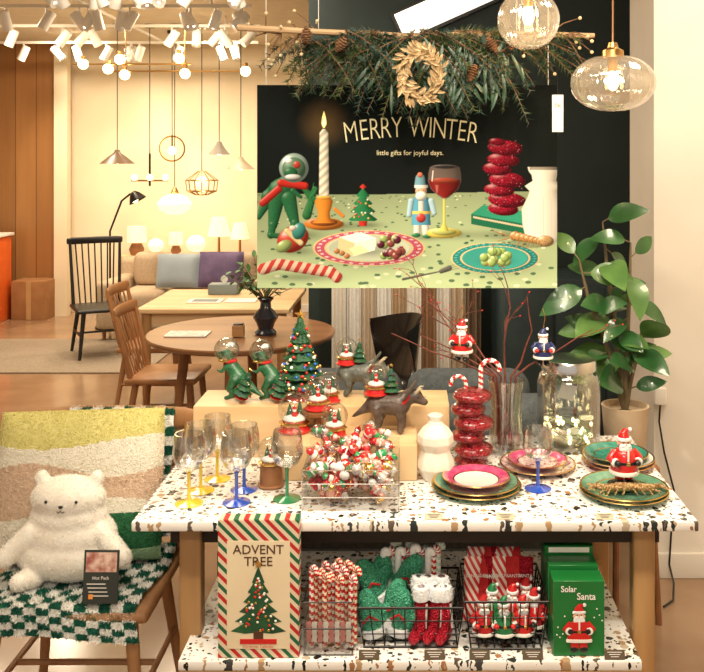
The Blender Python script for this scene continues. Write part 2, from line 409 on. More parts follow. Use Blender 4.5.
    prof([26,33,39,43],[.2,2.2,2.8,.8],67,(3,2.0,.6),0,1); prof([32,38,42],[.3,1.4,.6],67,(3,2.8,1.8),0,1); prof([42,46],[.4,.4],67,(.05,.03,.02))
    sph(67,139,21,6.5,(.62,.20,.03),.4); sph(67,137,15,4.2,(.35,.10,.02),.2); prof([112,116,122,128,134,138],[6,9.5,8,6,7,12],67,(.75,.26,.03),.5); sph(67,112.5,9,2.2,(.85,.45,.08),.2); cap(78,124,2,86,131,2,(.7,.25,.03))
    shadow(112,140,16,4,.5)
    prof([134,141],[5,4],106,(.5,.03,.02))
    for w,y0,y1 in((15,124,136),(13,116,128),(10,109,120),(7,103,112)): prof([y0,y1-1.5,y1],[.5,w,w*.8],106,(.02,.20,.07),.3)
    for i in range(16): sph(106+rng.uniform(-10,10),rng.uniform(114,135),1.3,1.3,[(.6,.03,.02),(.8,.8,.7),(.8,.5,.1)][i%3])
    prof([99,102,104],[.5,4,.5],106,(.6,.04,.03))
    shadow(118,172,62,18,.55)
    def plate(cx,cy,rx,ry,rimc,inner,dots,dotc=(.72,.6,.5)):
        x=(U-cx)/rx;y=(V-cy)/ry; d=np.sqrt(x*x+y*y); th=np.arctan2(y,x)
        rim=np.where((np.sin(th*dots)>0.2)[...,None]&((d>.85)&(d<.91))[...,None],np.array(dotc),np.array(rimc))
        c=np.where((d>.95)[...,None],np.array((.75,.55,.25)),rim); c=np.where((d<.78)[...,None],np.array(inner),c); c=np.where(((d<.78)&(d>.74))[...,None],np.array((.7,.5,.25)),c)
        k=.85+.25*(-x*.5-y*.5)*np.where(d<.7,-.6,1); bl(np.clip((1-d)*ry*1.6,0,1),c*k[...,None])
    plate(112,163,57,18,(.50,.09,.16),(.52,.57,.42),30)
    shadow(112,166,28,7,.5)
    poly([(82,152),(98,158),(96,171),(81,163)],(.62,.52,.28)); poly([(98,158),(119,153),(118,165),(96,171)],(.85,.80,.62),(.004,0)); poly([(82,152),(104,147),(119,153),(98,158)],(.93,.90,.76))
    poly([(92,163),(104,160),(112,166),(98,171)],(.80,.68,.38))
    for x,y in((85,168),(90,171),(80,166)): sph(x,y,3.4,3,(.45,.20,.06))
    for i in range(20): sph(rng.uniform(121,148),rng.uniform(152,171),4.3,4.2,[(.10,.015,.03),(.25,.06,.05),(.30,.42,.12)][i%3],.5)
    shadow(40,166,22,6,.5); sph(36,154,17,13,(.5,.05,.03),.6,a=-.5); sph(27,161,9,6,(.30,.40,.14),.4,a=-.5); cap(30,146,3,44,158,3,(.75,.6,.3)); sph(42,146,7,9,(.05,.25,.22),.5,a=.3); sph(36,143,4,3,(.7,.65,.55))
    shadow(44,192,44,6,.5)
    st=np.where(((U*.9+V*.5)/4.2)%2<1,1.0,0)
    for seg in((6,184,6,22,179,6),(22,179,6,74,187,6),(74,187,6,80,192,5)):
        dx,dy=seg[3]-seg[0],seg[4]-seg[1]; L=dx*dx+dy*dy; t=np.clip(((U-seg[0])*dx+(V-seg[1])*dy)/L,0,1); ox=(U-seg[0]-t*dx)/6;oy=(V-seg[1]-t*dy)/6; d=np.sqrt(ox*ox+oy*oy)
        c=np.where(st[...,None]>0,np.array((.48,.05,.04)),np.array((.70,.50,.38))); z=np.sqrt(np.clip(1-d*d,0,1)); l=np.clip(-.5*ox-.55*oy+.67*z,0,1); bl((1-d)*9,c*(.35+.8*l)[...,None])
    cap(146,194,1.6,184,186,.9,(.10,.10,.08)); cap(184,186,2.6,192,183,3.2,(.12,.12,.1)); 
    for k in(-2,0,2): cap(192,183+k,.6,204,180+k*1.2,.5,(.14,.14,.12))
    shadow(170,152,18,4,.5)
    cap(160,140,3.6,160,149,3.6,(.75,.72,.68)); cap(168,140,3.6,169,150,3.6,(.75,.72,.68)); sph(159,150,5,2.6,(.03,.2,.08)); sph(170,151,5,2.6,(.03,.2,.08))
    prof([112,118,130,140],[7,9,9.5,10],164,(.10,.36,.52),.3); prof([126,129],[10,10],164,(.8,.6,.15)); cap(154,116,3.2,152,130,2.8,(.4,.6,.7)); cap(174,116,3.2,177,128,2.8,(.4,.6,.7)); sph(164,133,5,5,(.55,.05,.04)); prof([116,126],[3,3],164,(.75,.7,.6))
    sph(164,106,6,6.5,(.75,.45,.3),.2); sph(164,111,6,5,(.88,.86,.8),.1); prof([90,93,101],[4,5,6],163,(.20,.42,.52),.3); prof([100,103],[7,7],164,(.88,.86,.8)); sph(163,90,3,3,(.8,.2,.1)); sph(161.5,105,.8,.8,(.02,.02,.02)); sph(166.5,105,.8,.8,(.02,.02,.02))
    shadow(196,150,24,5,.45)
    sph(187,148,19,5.5,(.75,.60,.10),.4,al=.95); sph(187,147,14,3.6,(.45,.48,.14),.2); prof([112,118,138,146],[1.6,1.4,1.6,5],187,(.65,.60,.12),.5)
    prof([82,88,96,104,110,114],[15,16.5,17,14,8,2],187.5,(.20,.15,.13),.4,.4,al=.75); prof([95,99,104,109,113],[16,15.4,13.2,8,2],187.5,(.20,.012,.01),.5,.25); sph(187.5,95.5,15.6,3,(.36,.06,.03),.1); sph(187.5,82,15,2.6,(.25,.20,.18),.2,al=.7); sph(187.5,82,13.6,1.9,(.03,.03,.03),0); cap(176,86,.8,175,96,.8,(1.2,1.1,1.0)); prof([100,108],[2,1],180,(.7,.25,.2),al=.5)
    shadow(252,150,44,6,.5)
    poly([(214,129),(226,120),(278,128),(268,139)],(.03,.27,.16),(.004,0)); poly([(214,129),(268,139),(268,149),(214,139)],(.012,.12,.06)); poly([(268,139),(278,128),(278,138),(268,149)],(.70,.65,.5)); poly([(216,131),(268,141),(268,143),(216,133)],(.5,.45,.3))
    gl=.2+1.5*nz**3+.25*np.sin(U*2.1)*np.sin(V*2.3)
    gl=np.clip(gl,.12,2)
    for x,y,rx,ry in((246,124,16,7),(250,115,20,8),(242,105,16,7),(250,95,19,8),(240,84,15,7),(246,75,17,7),(248,63,18,8),(240,57,9,4)):
        sph(x,y,rx,ry,(.42,.01,.035),.25,.2,tex=gl,a=.08)
    for i in range(60): sph(rng.uniform(230,266),rng.uniform(56,128),.7,.7,(.95,.3,.35),al=.7)
    prof([82,86,90,96,101,106,112,124,140,152,157],[17,16,13,12,20,15,17,23,22,19,14],287,(.80,.76,.66),.15,.35); prof([82,85],[15,15],287,(.3,.27,.22))
    for k in(278,286,294): prof([112,124,140,152],[.5,.6,.6,.5],k,(.5,.46,.38),al=.6)
    shadow(243,180,50,15,.5); plate(238,173,45,16,(.02,.22,.20),(.05,.36,.30),36,(.10,.42,.36))
    shadow(240,176,20,5,.4)
    for i in range(16): sph(rng.uniform(223,252),rng.uniform(166,180),4.8,4.6,(.34,.48,.14),.5)
    bz=.4+1.3*nz
    sph(274,158,24,5,(.05,.10,.05),0,al=.5)
    for i in range(7): sph(258+i*4.4,151+i*.9,6-.3*i,5-.3*i,(.42,.22,.07),.4,tex=bz)
    sph(288,156,9,6,(.45,.28,.12),.4,tex=bz); cap(250,150,1,236,146,.7,(.4,.2,.06)); cap(252,153,1,240,156,.7,(.4,.2,.06))
    for k in range(5): cap(262+5*k,156,1,259+5*k,163,.6,(.35,.18,.06))
    return W,H,np.clip(img,0,1.5)
def poster():
    X0,Z0,k=-.525,1.9075,.003433; Y0=3.09
    b=B('hanging_poster')
    bk=pm('poster_board',(.02,.02,.02),rough=.8,spec=.1)
    b.add(box2(X0,X0+300*k,Y0,Y0+.008,Z0-203*k,Z0),bk,False)
    for x in(X0+.03,X0+300*k-.03): b.add(tube([(x,Y0+.004,Z0-.005),(x,Y0+.004,2.9)],.0015,5),white)
    root=b.done()
    W,H,img=paint()
    xs=X0+np.linspace(0,300,W)*k; zs=Z0-np.linspace(0,203,H)*k
    me=bpy.data.meshes.new('printed_sheet'); co=np.zeros((H,W,3)); co[...,0]=xs[None,:]; co[...,1]=Y0-.001; co[...,2]=zs[:,None]
    idx=np.arange(H*W).reshape(H,W); q=np.stack([idx[1:,:-1],idx[1:,1:],idx[:-1,1:],idx[:-1,:-1]],-1).reshape(-1,4)
    me.vertices.add(H*W); me.vertices.foreach_set('co',co.ravel()); nf=len(q); me.loops.add(nf*4); me.loops.foreach_set('vertex_index',q.ravel()); me.polygons.add(nf); me.polygons.foreach_set('loop_start',np.arange(nf)*4)
    me.update(calc_edges=True); me.validate()
    at=me.color_attributes.new('print','FLOAT_COLOR','POINT'); rg=np.ones((H*W,4),dtype=np.float32); rg[:,:3]=img.reshape(-1,3); at.data.foreach_set('color',rg.ravel())
    m,nt,N,L,P=_new('printed_paper'); P.inputs['Roughness'].default_value=.6; P.inputs['Specular IOR Level'].default_value=.08
    a=N.new('ShaderNodeAttribute'); a.attribute_name='print'; L.new(a.outputs['Color'],P.inputs['Base Color']); me.materials.append(m)
    o=bpy.data.objects.new('printed_sheet',me); bpy.context.scene.collection.objects.link(o); o.parent=root; bpy.context.view_layer.update(); o.matrix_parent_inverse=root.matrix_world.inverted()
    b=B('poster_lettering')
    def P_(u,v): return (X0+u*k,Y0-.0022,Z0-v*k)
    tm=pm('letters',(.92,.86,.55),spec=.1,rough=.8); s="MERRY WINTER"; wd_=[15.5,10.5,11,11,11.5,7.5,18,5,13,10.5,10.5,11]; tot=sum(wd_); u=84+(139-tot)/2
    for ch,w in zip(s,wd_):
        if ch!=' ':
            c=u+w/2; v=43+.0014*(c-153)**2
            b.add(text(ch,29*k,-.0013),tm,False,TR(*P_(c,v))@RY((c-153)*.0024)@RX(pi/2)@SC(.68,1.05,1))
        u+=w
    b.add(text("little gifts for joyful days.",6.8*k),tm,False,TR(*P_(153,68))@RX(pi/2))
    b.done(root)
poster()
# ------------------------------------------------ GARLAND
def sprig(b,p0,d,L,nn,nl,m,sm,droop=.4,w=.0016):
    d=Vector(d).normalized(); p0=Vector(p0); pts=[]
    K=10
    side=Vector((R.gauss(0,.1),R.gauss(0,.06),0))
    for i in range(K+1):
        t=i/K; p=p0+d*L*t+side*L*t*t+Vector((0,0,-droop*L*t*t)); p.y=min(p.y,3.04); pts.append(p)
    b.add(tube(pts,[.003*(1-.7*i/K) for i in range(K+1)],5),sm)
    V=[];F=[]
    for i in range(nn):
        t=.04+.96*R.random(); k=min(K-1,int(t*K)); q=pts[k].lerp(pts[k+1],t*K-k); tg=(pts[k+1]-pts[k]).normalized()
        o=tg.orthogonal(); o.rotate(Matrix.Rotation(R.random()*2*pi,3,tg)); dd=(tg*.8+o).normalized()
        s=dd.cross(Vector((R.gauss(0,1),R.gauss(0,1),R.gauss(0,1)))).normalized()*w; j=len(V); l=nl*(.6+.5*R.random())
        V+=[tuple(q-s),tuple(q+s),tuple(q+dd*l)]; F.append((j,j+1,j+2))
    b.add((V,F),m,False)
n1=pm('needle_dark',(.006,.028,.015),(.015,.06,.025),scale=30,rough=.5); n2=pm('needle_blue',(.02,.06,.05),(.04,.11,.09),scale=30,rough=.5); n3=pm('needle_olive',(.04,.07,.02),(.07,.12,.035),scale=30,rough=.5)
bark=pm('bark',(.12,.06,.03),(.22,.13,.07),scale=40,rough=.9,bump=.5)
b=B('evergreen_garland')
gy=2.95
stick=wood('bleached_branch',(.42,.27,.14),(.6,.42,.25),'X')
b.add(tube([(-.56,gy-.03,2.080),(-.3,gy-.03,2.066),(0,gy,2.055),(.3,gy-.02,2.062),(.6,gy-.02,2.055)],[.011,.010,.011,.010,.008],8),stick)
for x in(-.3,.35): b.add(tube([(x,gy,2.06),(x,gy,2.9)],.0012,4),white)
for i in range(150):
    x=R.gauss(.04,.18); x=max(-.38,min(.42,x)); s=1 if x>.03 else -1
    if R.random()<.25: s=-s
    ang=R.uniform(-.95,.2) if abs(x)<.25 else R.uniform(-.6,.2)
    d=(s*math.cos(ang),R.uniform(-.3,.05),math.sin(ang))
    sprig(b,(x,gy-.01+R.uniform(-.03,.02),2.045+R.uniform(-.03,.03)),d,R.uniform(.11,.20),95,.030,[n1,n1,n2,n3][i%4],bark,droop=R.uniform(.2,.7),w=.0018)
for i in range(60):
    x=R.uniform(-.14,.29); mid=1-abs(x-.10)/.30; sprig(b,(x,gy-.02,2.03),(R.uniform(-.4,.5),R.uniform(-.2,0),-1),(.10+.17*mid)*R.uniform(.7,1),125,.030,[n1,n2,n1,n1][i%4],bark,droop=.1,w=.0019)
for i in range(12):
    x=R.uniform(-.36,-.18); sprig(b,(x,gy-.01,2.03),(R.uniform(-.7,.5),R.uniform(-.2,0),-1),R.uniform(.10,.17),110,.028,[n3,n1][i%2],bark,droop=.1,w=.0017)
lm=pm('leaf_deep',(.01,.04,.02),(.02,.07,.03),scale=20,rough=.35)
for i in range(110):
    x=R.gauss(.13,.11); b.add(leaf((x,gy-.04,1.95+R.uniform(-.07,.10)),(R.gauss(.1,.5),-.3,-.9),(0,-1,.2),R.uniform(.06,.11),.013,.2,n=4),lm)
cone=pm('pinecone',(.10,.045,.02),(.22,.11,.05),scale=30,rough=.8)
for x,z in((.26,2.02),(.33,2.03),(-.22,2.02),(.20,1.93),(-.33,2.05)):
    M=TR(x,gy-.08,z)@RX(R.uniform(-.5,.5))@RY(R.uniform(-.6,.6))
    for k in range(7):
        rr=.019*math.sin((k+1.2)/8.2*pi); b.add(lathe([(rr*.5,.004),(rr,0),(rr*.3,-.006)],14,c=(0,0,.022-.008*k),wave=.18,wn=6),cone,True,M@RZ(k*.5))
for i in range(30):
    x=R.choice([-.47,-.42,-.36,-.30,.38,.45,.5]); s=-1 if x<0 else 1
    p=Vector((x,gy-.02,2.06)); q=p+Vector((s*R.uniform(-.02,.10),R.uniform(-.05,.03),R.uniform(-.14,.07)))
    b.add(tube([p,(p+q)/2+Vector((0,0,.01)),q],[.003,.002,.001],5),bark)
    b.add(ell(q,.006,8,6),pm('seed',(.6,.5,.3)))
b.done()
b=B('gold_leaf_wreath')
wl=pm('champagne_leaf',(.40,.27,.13),(.72,.56,.34),scale=45,rough=.5,metal=.25)
cx,cy,cz=.032,2.795,1.913
b.add(tube([(cx+.055*math.cos(a),cy,cz+.072*math.sin(a)) for a in [2*pi*i/32 for i in range(32)]],.004,6,closed=True),brass)
for i in range(150):
    a=2*pi*i/150+R.uniform(-.03,.03); rr=R.uniform(-.014,.014); s=[1,-1,0][i%3]
    base=(cx+(.055+rr)*math.cos(a),cy-.004-R.random()*.022,cz+(.072+rr)*math.sin(a))
    d=(-math.sin(a)*.7+s*math.cos(a)*.95,R.uniform(-.6,.1),math.cos(a)*.7+s*math.sin(a)*.95)
    b.add(leaf(base,d,(0,-1,0),.033,.0115,.15,fold=.35,n=4),wl)
b.add(tube([(cx,cy,cz+.07),(cx,cy+.05,cz+.11),(cx,cy+.14,cz+.145)],.002,5),brass)
b.done()
b=B('price_tag'); b.add(rbox(.476,2.90,1.80,.036,.002,.12,.001,1),white,False); b.add(text('06',.020),black,False,TR(.476,2.8985,1.825)@RX(pi/2)); b.add(tube([(.476,2.90,1.86),(.47,2.915,2.05)],.0009,4),black); b.done()
# ------------------------------------------------ PENDANTS (foreground glass)
wg=glass('blown_pendant_glass',(.97,.95,.92),.12,.9,.04,(.9,.86,.78),.06)
bulb=pm('warm_bulb',(1,.72,.35),rough=.4,emis=12)
def pendant(x,y,z,rx,rz):
    b=B('glass_pendant_lamp'); b.M=TR(x,y,z)
    prof=[(.028,rz*.98),(.035,rz*.93)]+[(rx*math.sin(t)**.9,rz*math.cos(t)) for t in [.45+i*(2.45/22) for i in range(23)]]+[(.012,-rz*.99),(0,-rz)]
    b.add(lathe(prof,72,wave=.014,wn=24),wg)
    b.add(lathe([(0,rz+.035),(.012,rz+.035),(.016,rz+.02),(.03,rz+.012),(.032,rz-.01),(0,rz-.01)],20),brass)
    b.add(lathe([(0,rz-.01),(.014,rz-.01),(.014,rz-.05),(0,rz-.05)],14),brass)
    b.add(ell((0,0,rz-.075),(.018,.018,.028),14,10),bulb)
    b.add(tube([(0,0,rz+.03),(0,0,2.9-z)],.0025,6),pm('amber_cord',(.35,.16,.06)))
    b.add(lathe([(0,2.9-z),(.05,2.9-z),(.045,2.88-z),(0,2.875-z)],20),brass); b.done()
    l=bpy.data.lights.new('bulb_light','POINT'); l.energy=3; l.color=(1,.7,.4); l.shadow_soft_size=.03; o=bpy.data.objects.new('pendant_bulb_light',l); o.location=(x,y,z+rz-.12); bpy.context.scene.collection.objects.link(o)
pendant(.586,2.6,1.872,.120,.082)
pendant(.355,2.7,2.07,.092,.088)
# ------------------------------------------------ figurines
def candy(b,pts,r,turn=5,n=12,c1=None,c2=None):
    g=tube(pts,r,n); c1=c1 or red; c2=c2 or white; ml=[]
    for i in range(len(pts)-1):
        for j in range(n): ml.append(c1 if ((i/turn+j/n)%1)<.5 else c2)
    ml+=[c1,c1]; b.add(g,ml)
def canepts(h,rh=.2,n=40):
    L=[];r=rh*h
    straight=h-r
    for i in range(n): L.append((0,0,straight*i/n))
    for i in range(n//2+1):
        a=pi-(pi*1.05)*i/(n//2); L.append((r+r*math.cos(a),0,straight+r*math.sin(a)))
    return L
def santa(b,M,coat=None,pant=None,arms=True):
    coat=coat or red; pant=pant or red
    for s in(-1,1):
        b.add(ell((s*.1,-.03,.05),(.085,.13,.06),12,8),black,True,M)
        b.add(tube([(s*.09,0,.05),(s*.09,0,.3)],[.075,.09],12),pant,True,M)
        b.add(tube([(s*.16,0,.59),(s*.27,-.03,.47),(s*.2,-.17,.43)],[.075,.075,.06],10),coat,True,M)
        b.add(tube([(s*.225,-.13,.44),(s*.2,-.17,.43)],.078,10),white,True,M); b.add(ell((s*.18,-.21,.43),(.06,.06,.055),10,8),black if coat is red else red,True,M)
        b.add(ell((s*.04,-.105,.765),.014,8,6),black,True,M); b.add(ell((s*.045,-.125,.715),(.05,.025,.022),8,6),white,True,M)
        b.add(ell((s*.112,0,.74),(.02,.03,.035),8,6),skin,True,M)
    b.add(lathe([(0,.22),(.23,.22),(.25,.27),(.235,.38),(.22,.48),(.19,.58),(.11,.66),(0,.67)],20),coat,True,M)
    b.add(lathe([(.22,.2),(.265,.2),(.275,.235),(.262,.27),(.23,.27)],20),white,True,M)
    b.add(lathe([(.22,.40),(.242,.40),(.24,.445),(.21,.445)],20),black,True,M)
    b.add(rbox(0,-.24,.422,.07,.02,.06,.008),gold,False,M); b.add(rbox(0,-.235,.56,.035,.02,.2,.008),white,False,M)
    b.add(ell((0,0,.75),(.115,.115,.12),16,12),skin,True,M)
    b.add(ell((0,-.075,.66),(.12,.075,.11),14,10),snow,True,M); b.add(ell((0,-.125,.735),.022,10,8),skin,True,M)
    b.add(tube([(0,0,.82),(0,0,.9),(.03,0,.96),(.09,0,.98)],[.118,.09,.055,.02],14),coat,True,M)
    b.add(lathe([(.1,.79),(.135,.795),(.14,.82),(.13,.845),(.1,.85)],18),snow,True,M); b.add(ell((.11,0,.975),.04,10,8),snow,True,M)
def star(r,t):
    v=[(0,-t,0),(0,t,0)]; f=[]
    for i in range(10):
        a=pi/2+i*pi/5; q=r if i%2==0 else r*.42; v.append((q*math.cos(a),0,q*math.sin(a)))
    for i in range(10): f+=[(0,2+i,2+(i+1)%10),(1,2+(i+1)%10,2+i)]
    return v,f
def firtree(b,M,balls=50,tiers=6,base=True):
    z0=.16
    if base:
        b.add(lathe([(0,0),(.2,0),(.21,.02),(.17,.05),(.12,.06),(.12,.12),(0,.12)],20),red,True,M)
        b.add(tube([(0,0,.1),(0,0,.25)],.04,10),walnut,True,M)
    for i in range(tiers):
        t=i/tiers; z=z0+t*.7; r=.25*(1-t)+.045
        b.add(lathe([(0,z+.02),(r*.9,z-.012),(r,z),(r*.72,z+.05),(r*.35,z+.16),(0,z+.2)],28,wave=.09,wn=9),dgreen,True,M@RZ(i*.4))
        b.add(fur(lathe([(r*.95,z),(r*.4,z+.13)],16),90,.05,.008,.1,.6),green,False,M@RZ(i*.4))
        for j in range(max(3,int(balls*(1-t)*.33))):
            a=R.random()*2*pi; q=R.random()*.5; rr=r*(1-q*.62)+.01
            b.add(ell((rr*math.cos(a),rr*math.sin(a),z+q*.14),.021,8,6),R.choice([red,gold,white,red,pm('blue_gloss',(.03,.12,.5),rough=.2)]),True,M)
    b.add(star(.075,.025),gold,False,M@TR(0,0,.97))
def globe(b,M,base=red,stand=0):
    b.add(lathe([(0,-1.45-stand),(.95,-1.45-stand),(1.0,-1.35-stand),(.85,-1.25-stand),(.8,-.95),(.72,-.72),(0,-.70)],24),base,True,M)
    b.add(lathe([(.8,-.95),(.9,-.9),(.9,-.8),(.75,-.72)],20,wave=.06,wn=10),gold,True,M)
    b.add(ell((0,0,0),1,24,16),clear,True,M)
    b.add(ell((0,0,-.62),(.68,.68,.3),16,8),snow,True,M)
    for (x,y,h) in((-.3,.1,.8),(.28,.25,1.0)):
        for k in range(3): b.add(lathe([(.27-.06*k,-.45+.22*k*h),(0,-.1+.28*k*h)],10,c=(x,y,0)),dgreen,True,M)
    b.add(ell((.05,-.3,-.25),(.2,.15,.25),10,8),red,True,M); b.add(ell((.05,-.32,.05),.14,10,8),skin,True,M); b.add(lathe([(.15,.1),(.08,.25),(0,.38)],10,c=(.05,-.32,0)),red,True,M); b.add(ell((.05,-.38,-.02),(.12,.1,.1),8,6),snow,True,M)
    for i in range(14):
        a=R.random()*2*pi; q=R.random()*.8; b.add(ell((q*math.cos(a),q*math.sin(a),R.uniform(-.3,.5)),.04,6,4),white,True,M)
trex=organic([((.08,0,.42),.16,(-.08,0,.6),.14),((-.08,0,.6),.13,(-.14,0,.76),.09),((-.14,0,.76),.09,(-.2,0,.84),.10),((-.22,0,.85),.085,(-.38,0,.82),.055),((-.2,0,.79),.05,(-.34,0,.75),.035),
 ((.08,0,.40),.14,(.34,0,.24),.08),((.34,0,.24),.08,(.58,0,.10),.03)]+
 [c for s in(-1,1) for c in [((.05,s*.12,.38),.11,(-.05,s*.15,.22),.075),((-.05,s*.15,.22),.06,(.05,s*.15,.10),.045),((.05,s*.15,.09),.045,(-.12,s*.16,.04),.045),((-.17,s*.1,.62),.04,(-.24,s*.13,.52),.032),((-.24,s*.13,.52),.03,(-.33,s*.12,.55),.025)]],.022,4)
dinog=pm('dinosaur_green',(.010,.075,.03),(.025,.15,.06),scale=40,rough=.4,coat=.3,bump=.3)
def dino(x,y,z,h,rot):
    b=B('dinosaur_snow_globe_figurine'); M=TR(x,y,z+.004)@RZ(rot)@SC(h)
    belly=pm('dinosaur_belly',(.22,.32,.15),rough=.5)
    b.add(trex,lambda c: belly if (c.x<-.08 and abs(c.y)<.07 and .35<c.z<.7) else dinog,True,M)
    b.add(tube(arc((-.125,0,.72),.105,0,2*pi,20,'XY')[:-1],.035,8,closed=True),redf,True,M); b.add(rbox(-.22,-.05,.62,.03,.05,.16,.01),redf,False,M)
    for s in(-1,1): b.add(ell((-.27,s*.07,.89),.02,8,6),black,True,M)
    for i in range(7): b.add(lathe([(.03,0),(0,.06)],6,c=(.14+i*.055,0,.52-i*.055)),dinog,True,M)
    b.add(ell((-.2,0,.93),.24,24,16),clear,True,M); b.add(ell((-.2,0,.93),.235,20,12),acry,True,M)
    b.add(lathe([(.14,.715),(.17,.72),(.17,.75),(.14,.76)],18,c=(-.2,0,0)),gold,True,M)
    b.add(ell((-.13,.03,1.02),(.08,.08,.06),10,8),snow,True,M)
    firtree(b,M@TR(.24,-.2,.1)@RY(.4)@RX(.1)@SC(.62),18,4)
    b.done()
dino(-.545,2.815,.90,.162,-.35); dino(-.437,2.815,.90,.157,-.35)
quad=organic([((-.22,0,.42),.17,(.15,0,.42),.19),((.15,0,.45),.16,(.32,0,.55),.12),((.32,0,.55),.13,(.42,0,.56),.11),((.42,0,.54),.10,(.56,0,.47),.06),((-.25,0,.42),.14,(-.45,0,.30),.06),((-.45,0,.30),.06,(-.6,0,.2),.025)]+
 [c for s in(-1,1) for c in [((.17,s*.11,.36),.09,(.20,s*.13,.18),.06),((.20,s*.13,.18),.055,(.19,s*.13,.04),.06),((-.2,s*.11,.36),.10,(-.15,s*.13,.2),.07),((-.15,s*.13,.2),.055,(-.2,s*.13,.04),.06)]],.022,4)
dinobr=pm('dinosaur_brown',(.045,.03,.025),(.12,.085,.07),scale=40,rough=.45,coat=.3,bump=.3)
horn=pm('horn',(.45,.36,.24),rough=.5)
def tri(x,y,z,h,rot,mat_):
    b=B('triceratops_snow_globe_figurine'); M=TR(x,y,z+.004)@RZ(rot)@SC(h)
    b.add(quad,mat_,True,M)
    b.add(lathe([(.0,0),(.2,.0),(.22,.03),(.1,.05),(0,.05)],18,wave=.06,wn=7),mat_,True,M@TR(.33,0,.62)@RY(-1.0))
    for s in(-1,1): b.add(tube([(.42,s*.07,.62),(.49,s*.09,.69),(.54,s*.09,.70)],[.03,.02,.004],8),horn,True,M); b.add(ell((.46,s*.085,.56),.018,8,6),black,True,M)
    b.add(lathe([(.025,0),(0,.08)],8,c=(.57,0,.5)),horn,True,M)
    b.add(tube(arc((0,0,0),.14,0,2*pi,20,'XY')[:-1],.03,8,closed=True),redf,True,M@TR(.26,0,.5)@RY(-.9))
    globe(b,M@TR(-.22,0,.86)@SC(.2),red)
    firtree(b,M@TR(.02,.02,.55)@SC(.5),18,4)
    b.done()
tri(-.06,2.665,.846,.185,-.12,dinobr)
tri(-.165,2.86,.90,.17,-.15,pm('dinosaur_grey',(.06,.07,.065),(.13,.14,.12),scale=40,rough=.45,coat=.3,bump=.3))
b=B('christmas_tree_figurine'); firtree(b,TR(-.345,2.83,.903)@SC(.265,.265,.268),90,7); b.done()
def sg(x,y,z,r,base,stand): 
    b=B('snow_globe'); globe(b,TR(x,y,z+r*(1.45+stand)+.002)@SC(r),base,stand); b.done()
sg(-.342,2.665,.846,.049,red,-.1); sg(-.218,2.60,.846,.039,red,.15); sg(-.385,2.497,TZ,.038,walnut,1.1)
sg(-.250,2.775,.903,.036,red,.1)
b=B('red_cake_stand'); b.add(lathe([(0,0),(.032,0),(.034,.006),(.012,.012),(.010,.04),(.045,.046),(.048,.052),(.048,.058),(0,.058)],24,c=(-.275,2.685,.847)),walnut); b.done()
b=B('snow_globe'); globe(b,TR(-.275,2.685,.907+.04*1.4)@SC(.04),red,-.05); b.done()
# ------------------------------------------------ wine glasses
gtint=glass('goblet_glass',(.95,.95,.94),.09,.85)
def goblet(x,y,h,col,name='wine_glass',tm=None):
    b=B(name); r=.043; hs=h*.44; k=h-hs
    cm=pm('stem_'+str(col),col,rough=.15,coat=1)
    b.add(lathe([(0,0),(.036,0),(.037,.002),(.02,.005),(.006,.009),(.0045,.02),(.0045,hs*.9),(.007,hs),(0,hs)],24),cm)
    b.add(lathe([(0,hs),(.012,hs+.004),(r*.72,hs+k*.16),(r*.97,hs+k*.38),(r,hs+k*.52),(r*.93,hs+k*.78),(r*.84,hs+k),(r*.81,hs+k),(r*.9,hs+k*.77),(r*.96,hs+k*.5),(r*.92,hs+k*.38),(r*.66,hs+k*.18),(0,hs+.008)],48,wave=.012,wn=16),tm or gtint)
    b.V=[(p[0]+x,p[1]+y,p[2]+TZ+.0005) for p in b.V]; b.done()
Yl=(.75,.55,.03); Bl=(.01,.07,.5); Gr=(.01,.22,.08)
goblet(-.582,2.37,.185,Yl); goblet(-.572,2.460,.185,Yl); goblet(-.546,2.55,.18,Yl)
goblet(-.458,2.375,.185,Bl); goblet(-.455,2.468,.18,Bl); goblet(-.328,2.40,.185,Gr); goblet(.352,2.475,.168,Bl)
# ------------------------------------------------ acrylic bin with ornaments
b=B('acrylic_bin'); x0,x1,y0,y1=-.278,-.028,2.32,2.50; t=.003; h=.105
b.add(box2(x0,x1,y0,y0+t,TZ+.001,TZ+h),acry,False); b.add(box2(x0,x1,y1-t,y1,TZ+.001,TZ+h+.03),acry,False); b.add(box2(x0,x0+t,y0+t,y1-t,TZ+.001,TZ+h),acry,False); b.add(box2(x1-t,x1,y0+t,y1-t,TZ+.001,TZ+h),acry,False)
for z in(TZ+.035,TZ+.07,TZ+h): b.add(tube([(x0,y0-.001,z),(x1,y0-.001,z)],.0012,5),silver)
for x in(x0,x1): b.add(tube([(x,y0-.001,TZ+.001),(x,y0-.001,TZ+h)],.0015,5),silver)
b.done()
orn=[pm('orn_red',(.6,.01,.015),rough=.15,coat=1),pm('orn_pink',(.80,.42,.36),rough=.25,metal=.3),silver,gold,pm('orn_white',(.88,.86,.84),(.74,.70,.70),scale=50,rough=.25,coat=1),pm('orn_green',(.02,.3,.1),rough=.2,coat=1),redglit]
cell=glass('cellophane',(.97,.97,.97),.18,.7,.12)
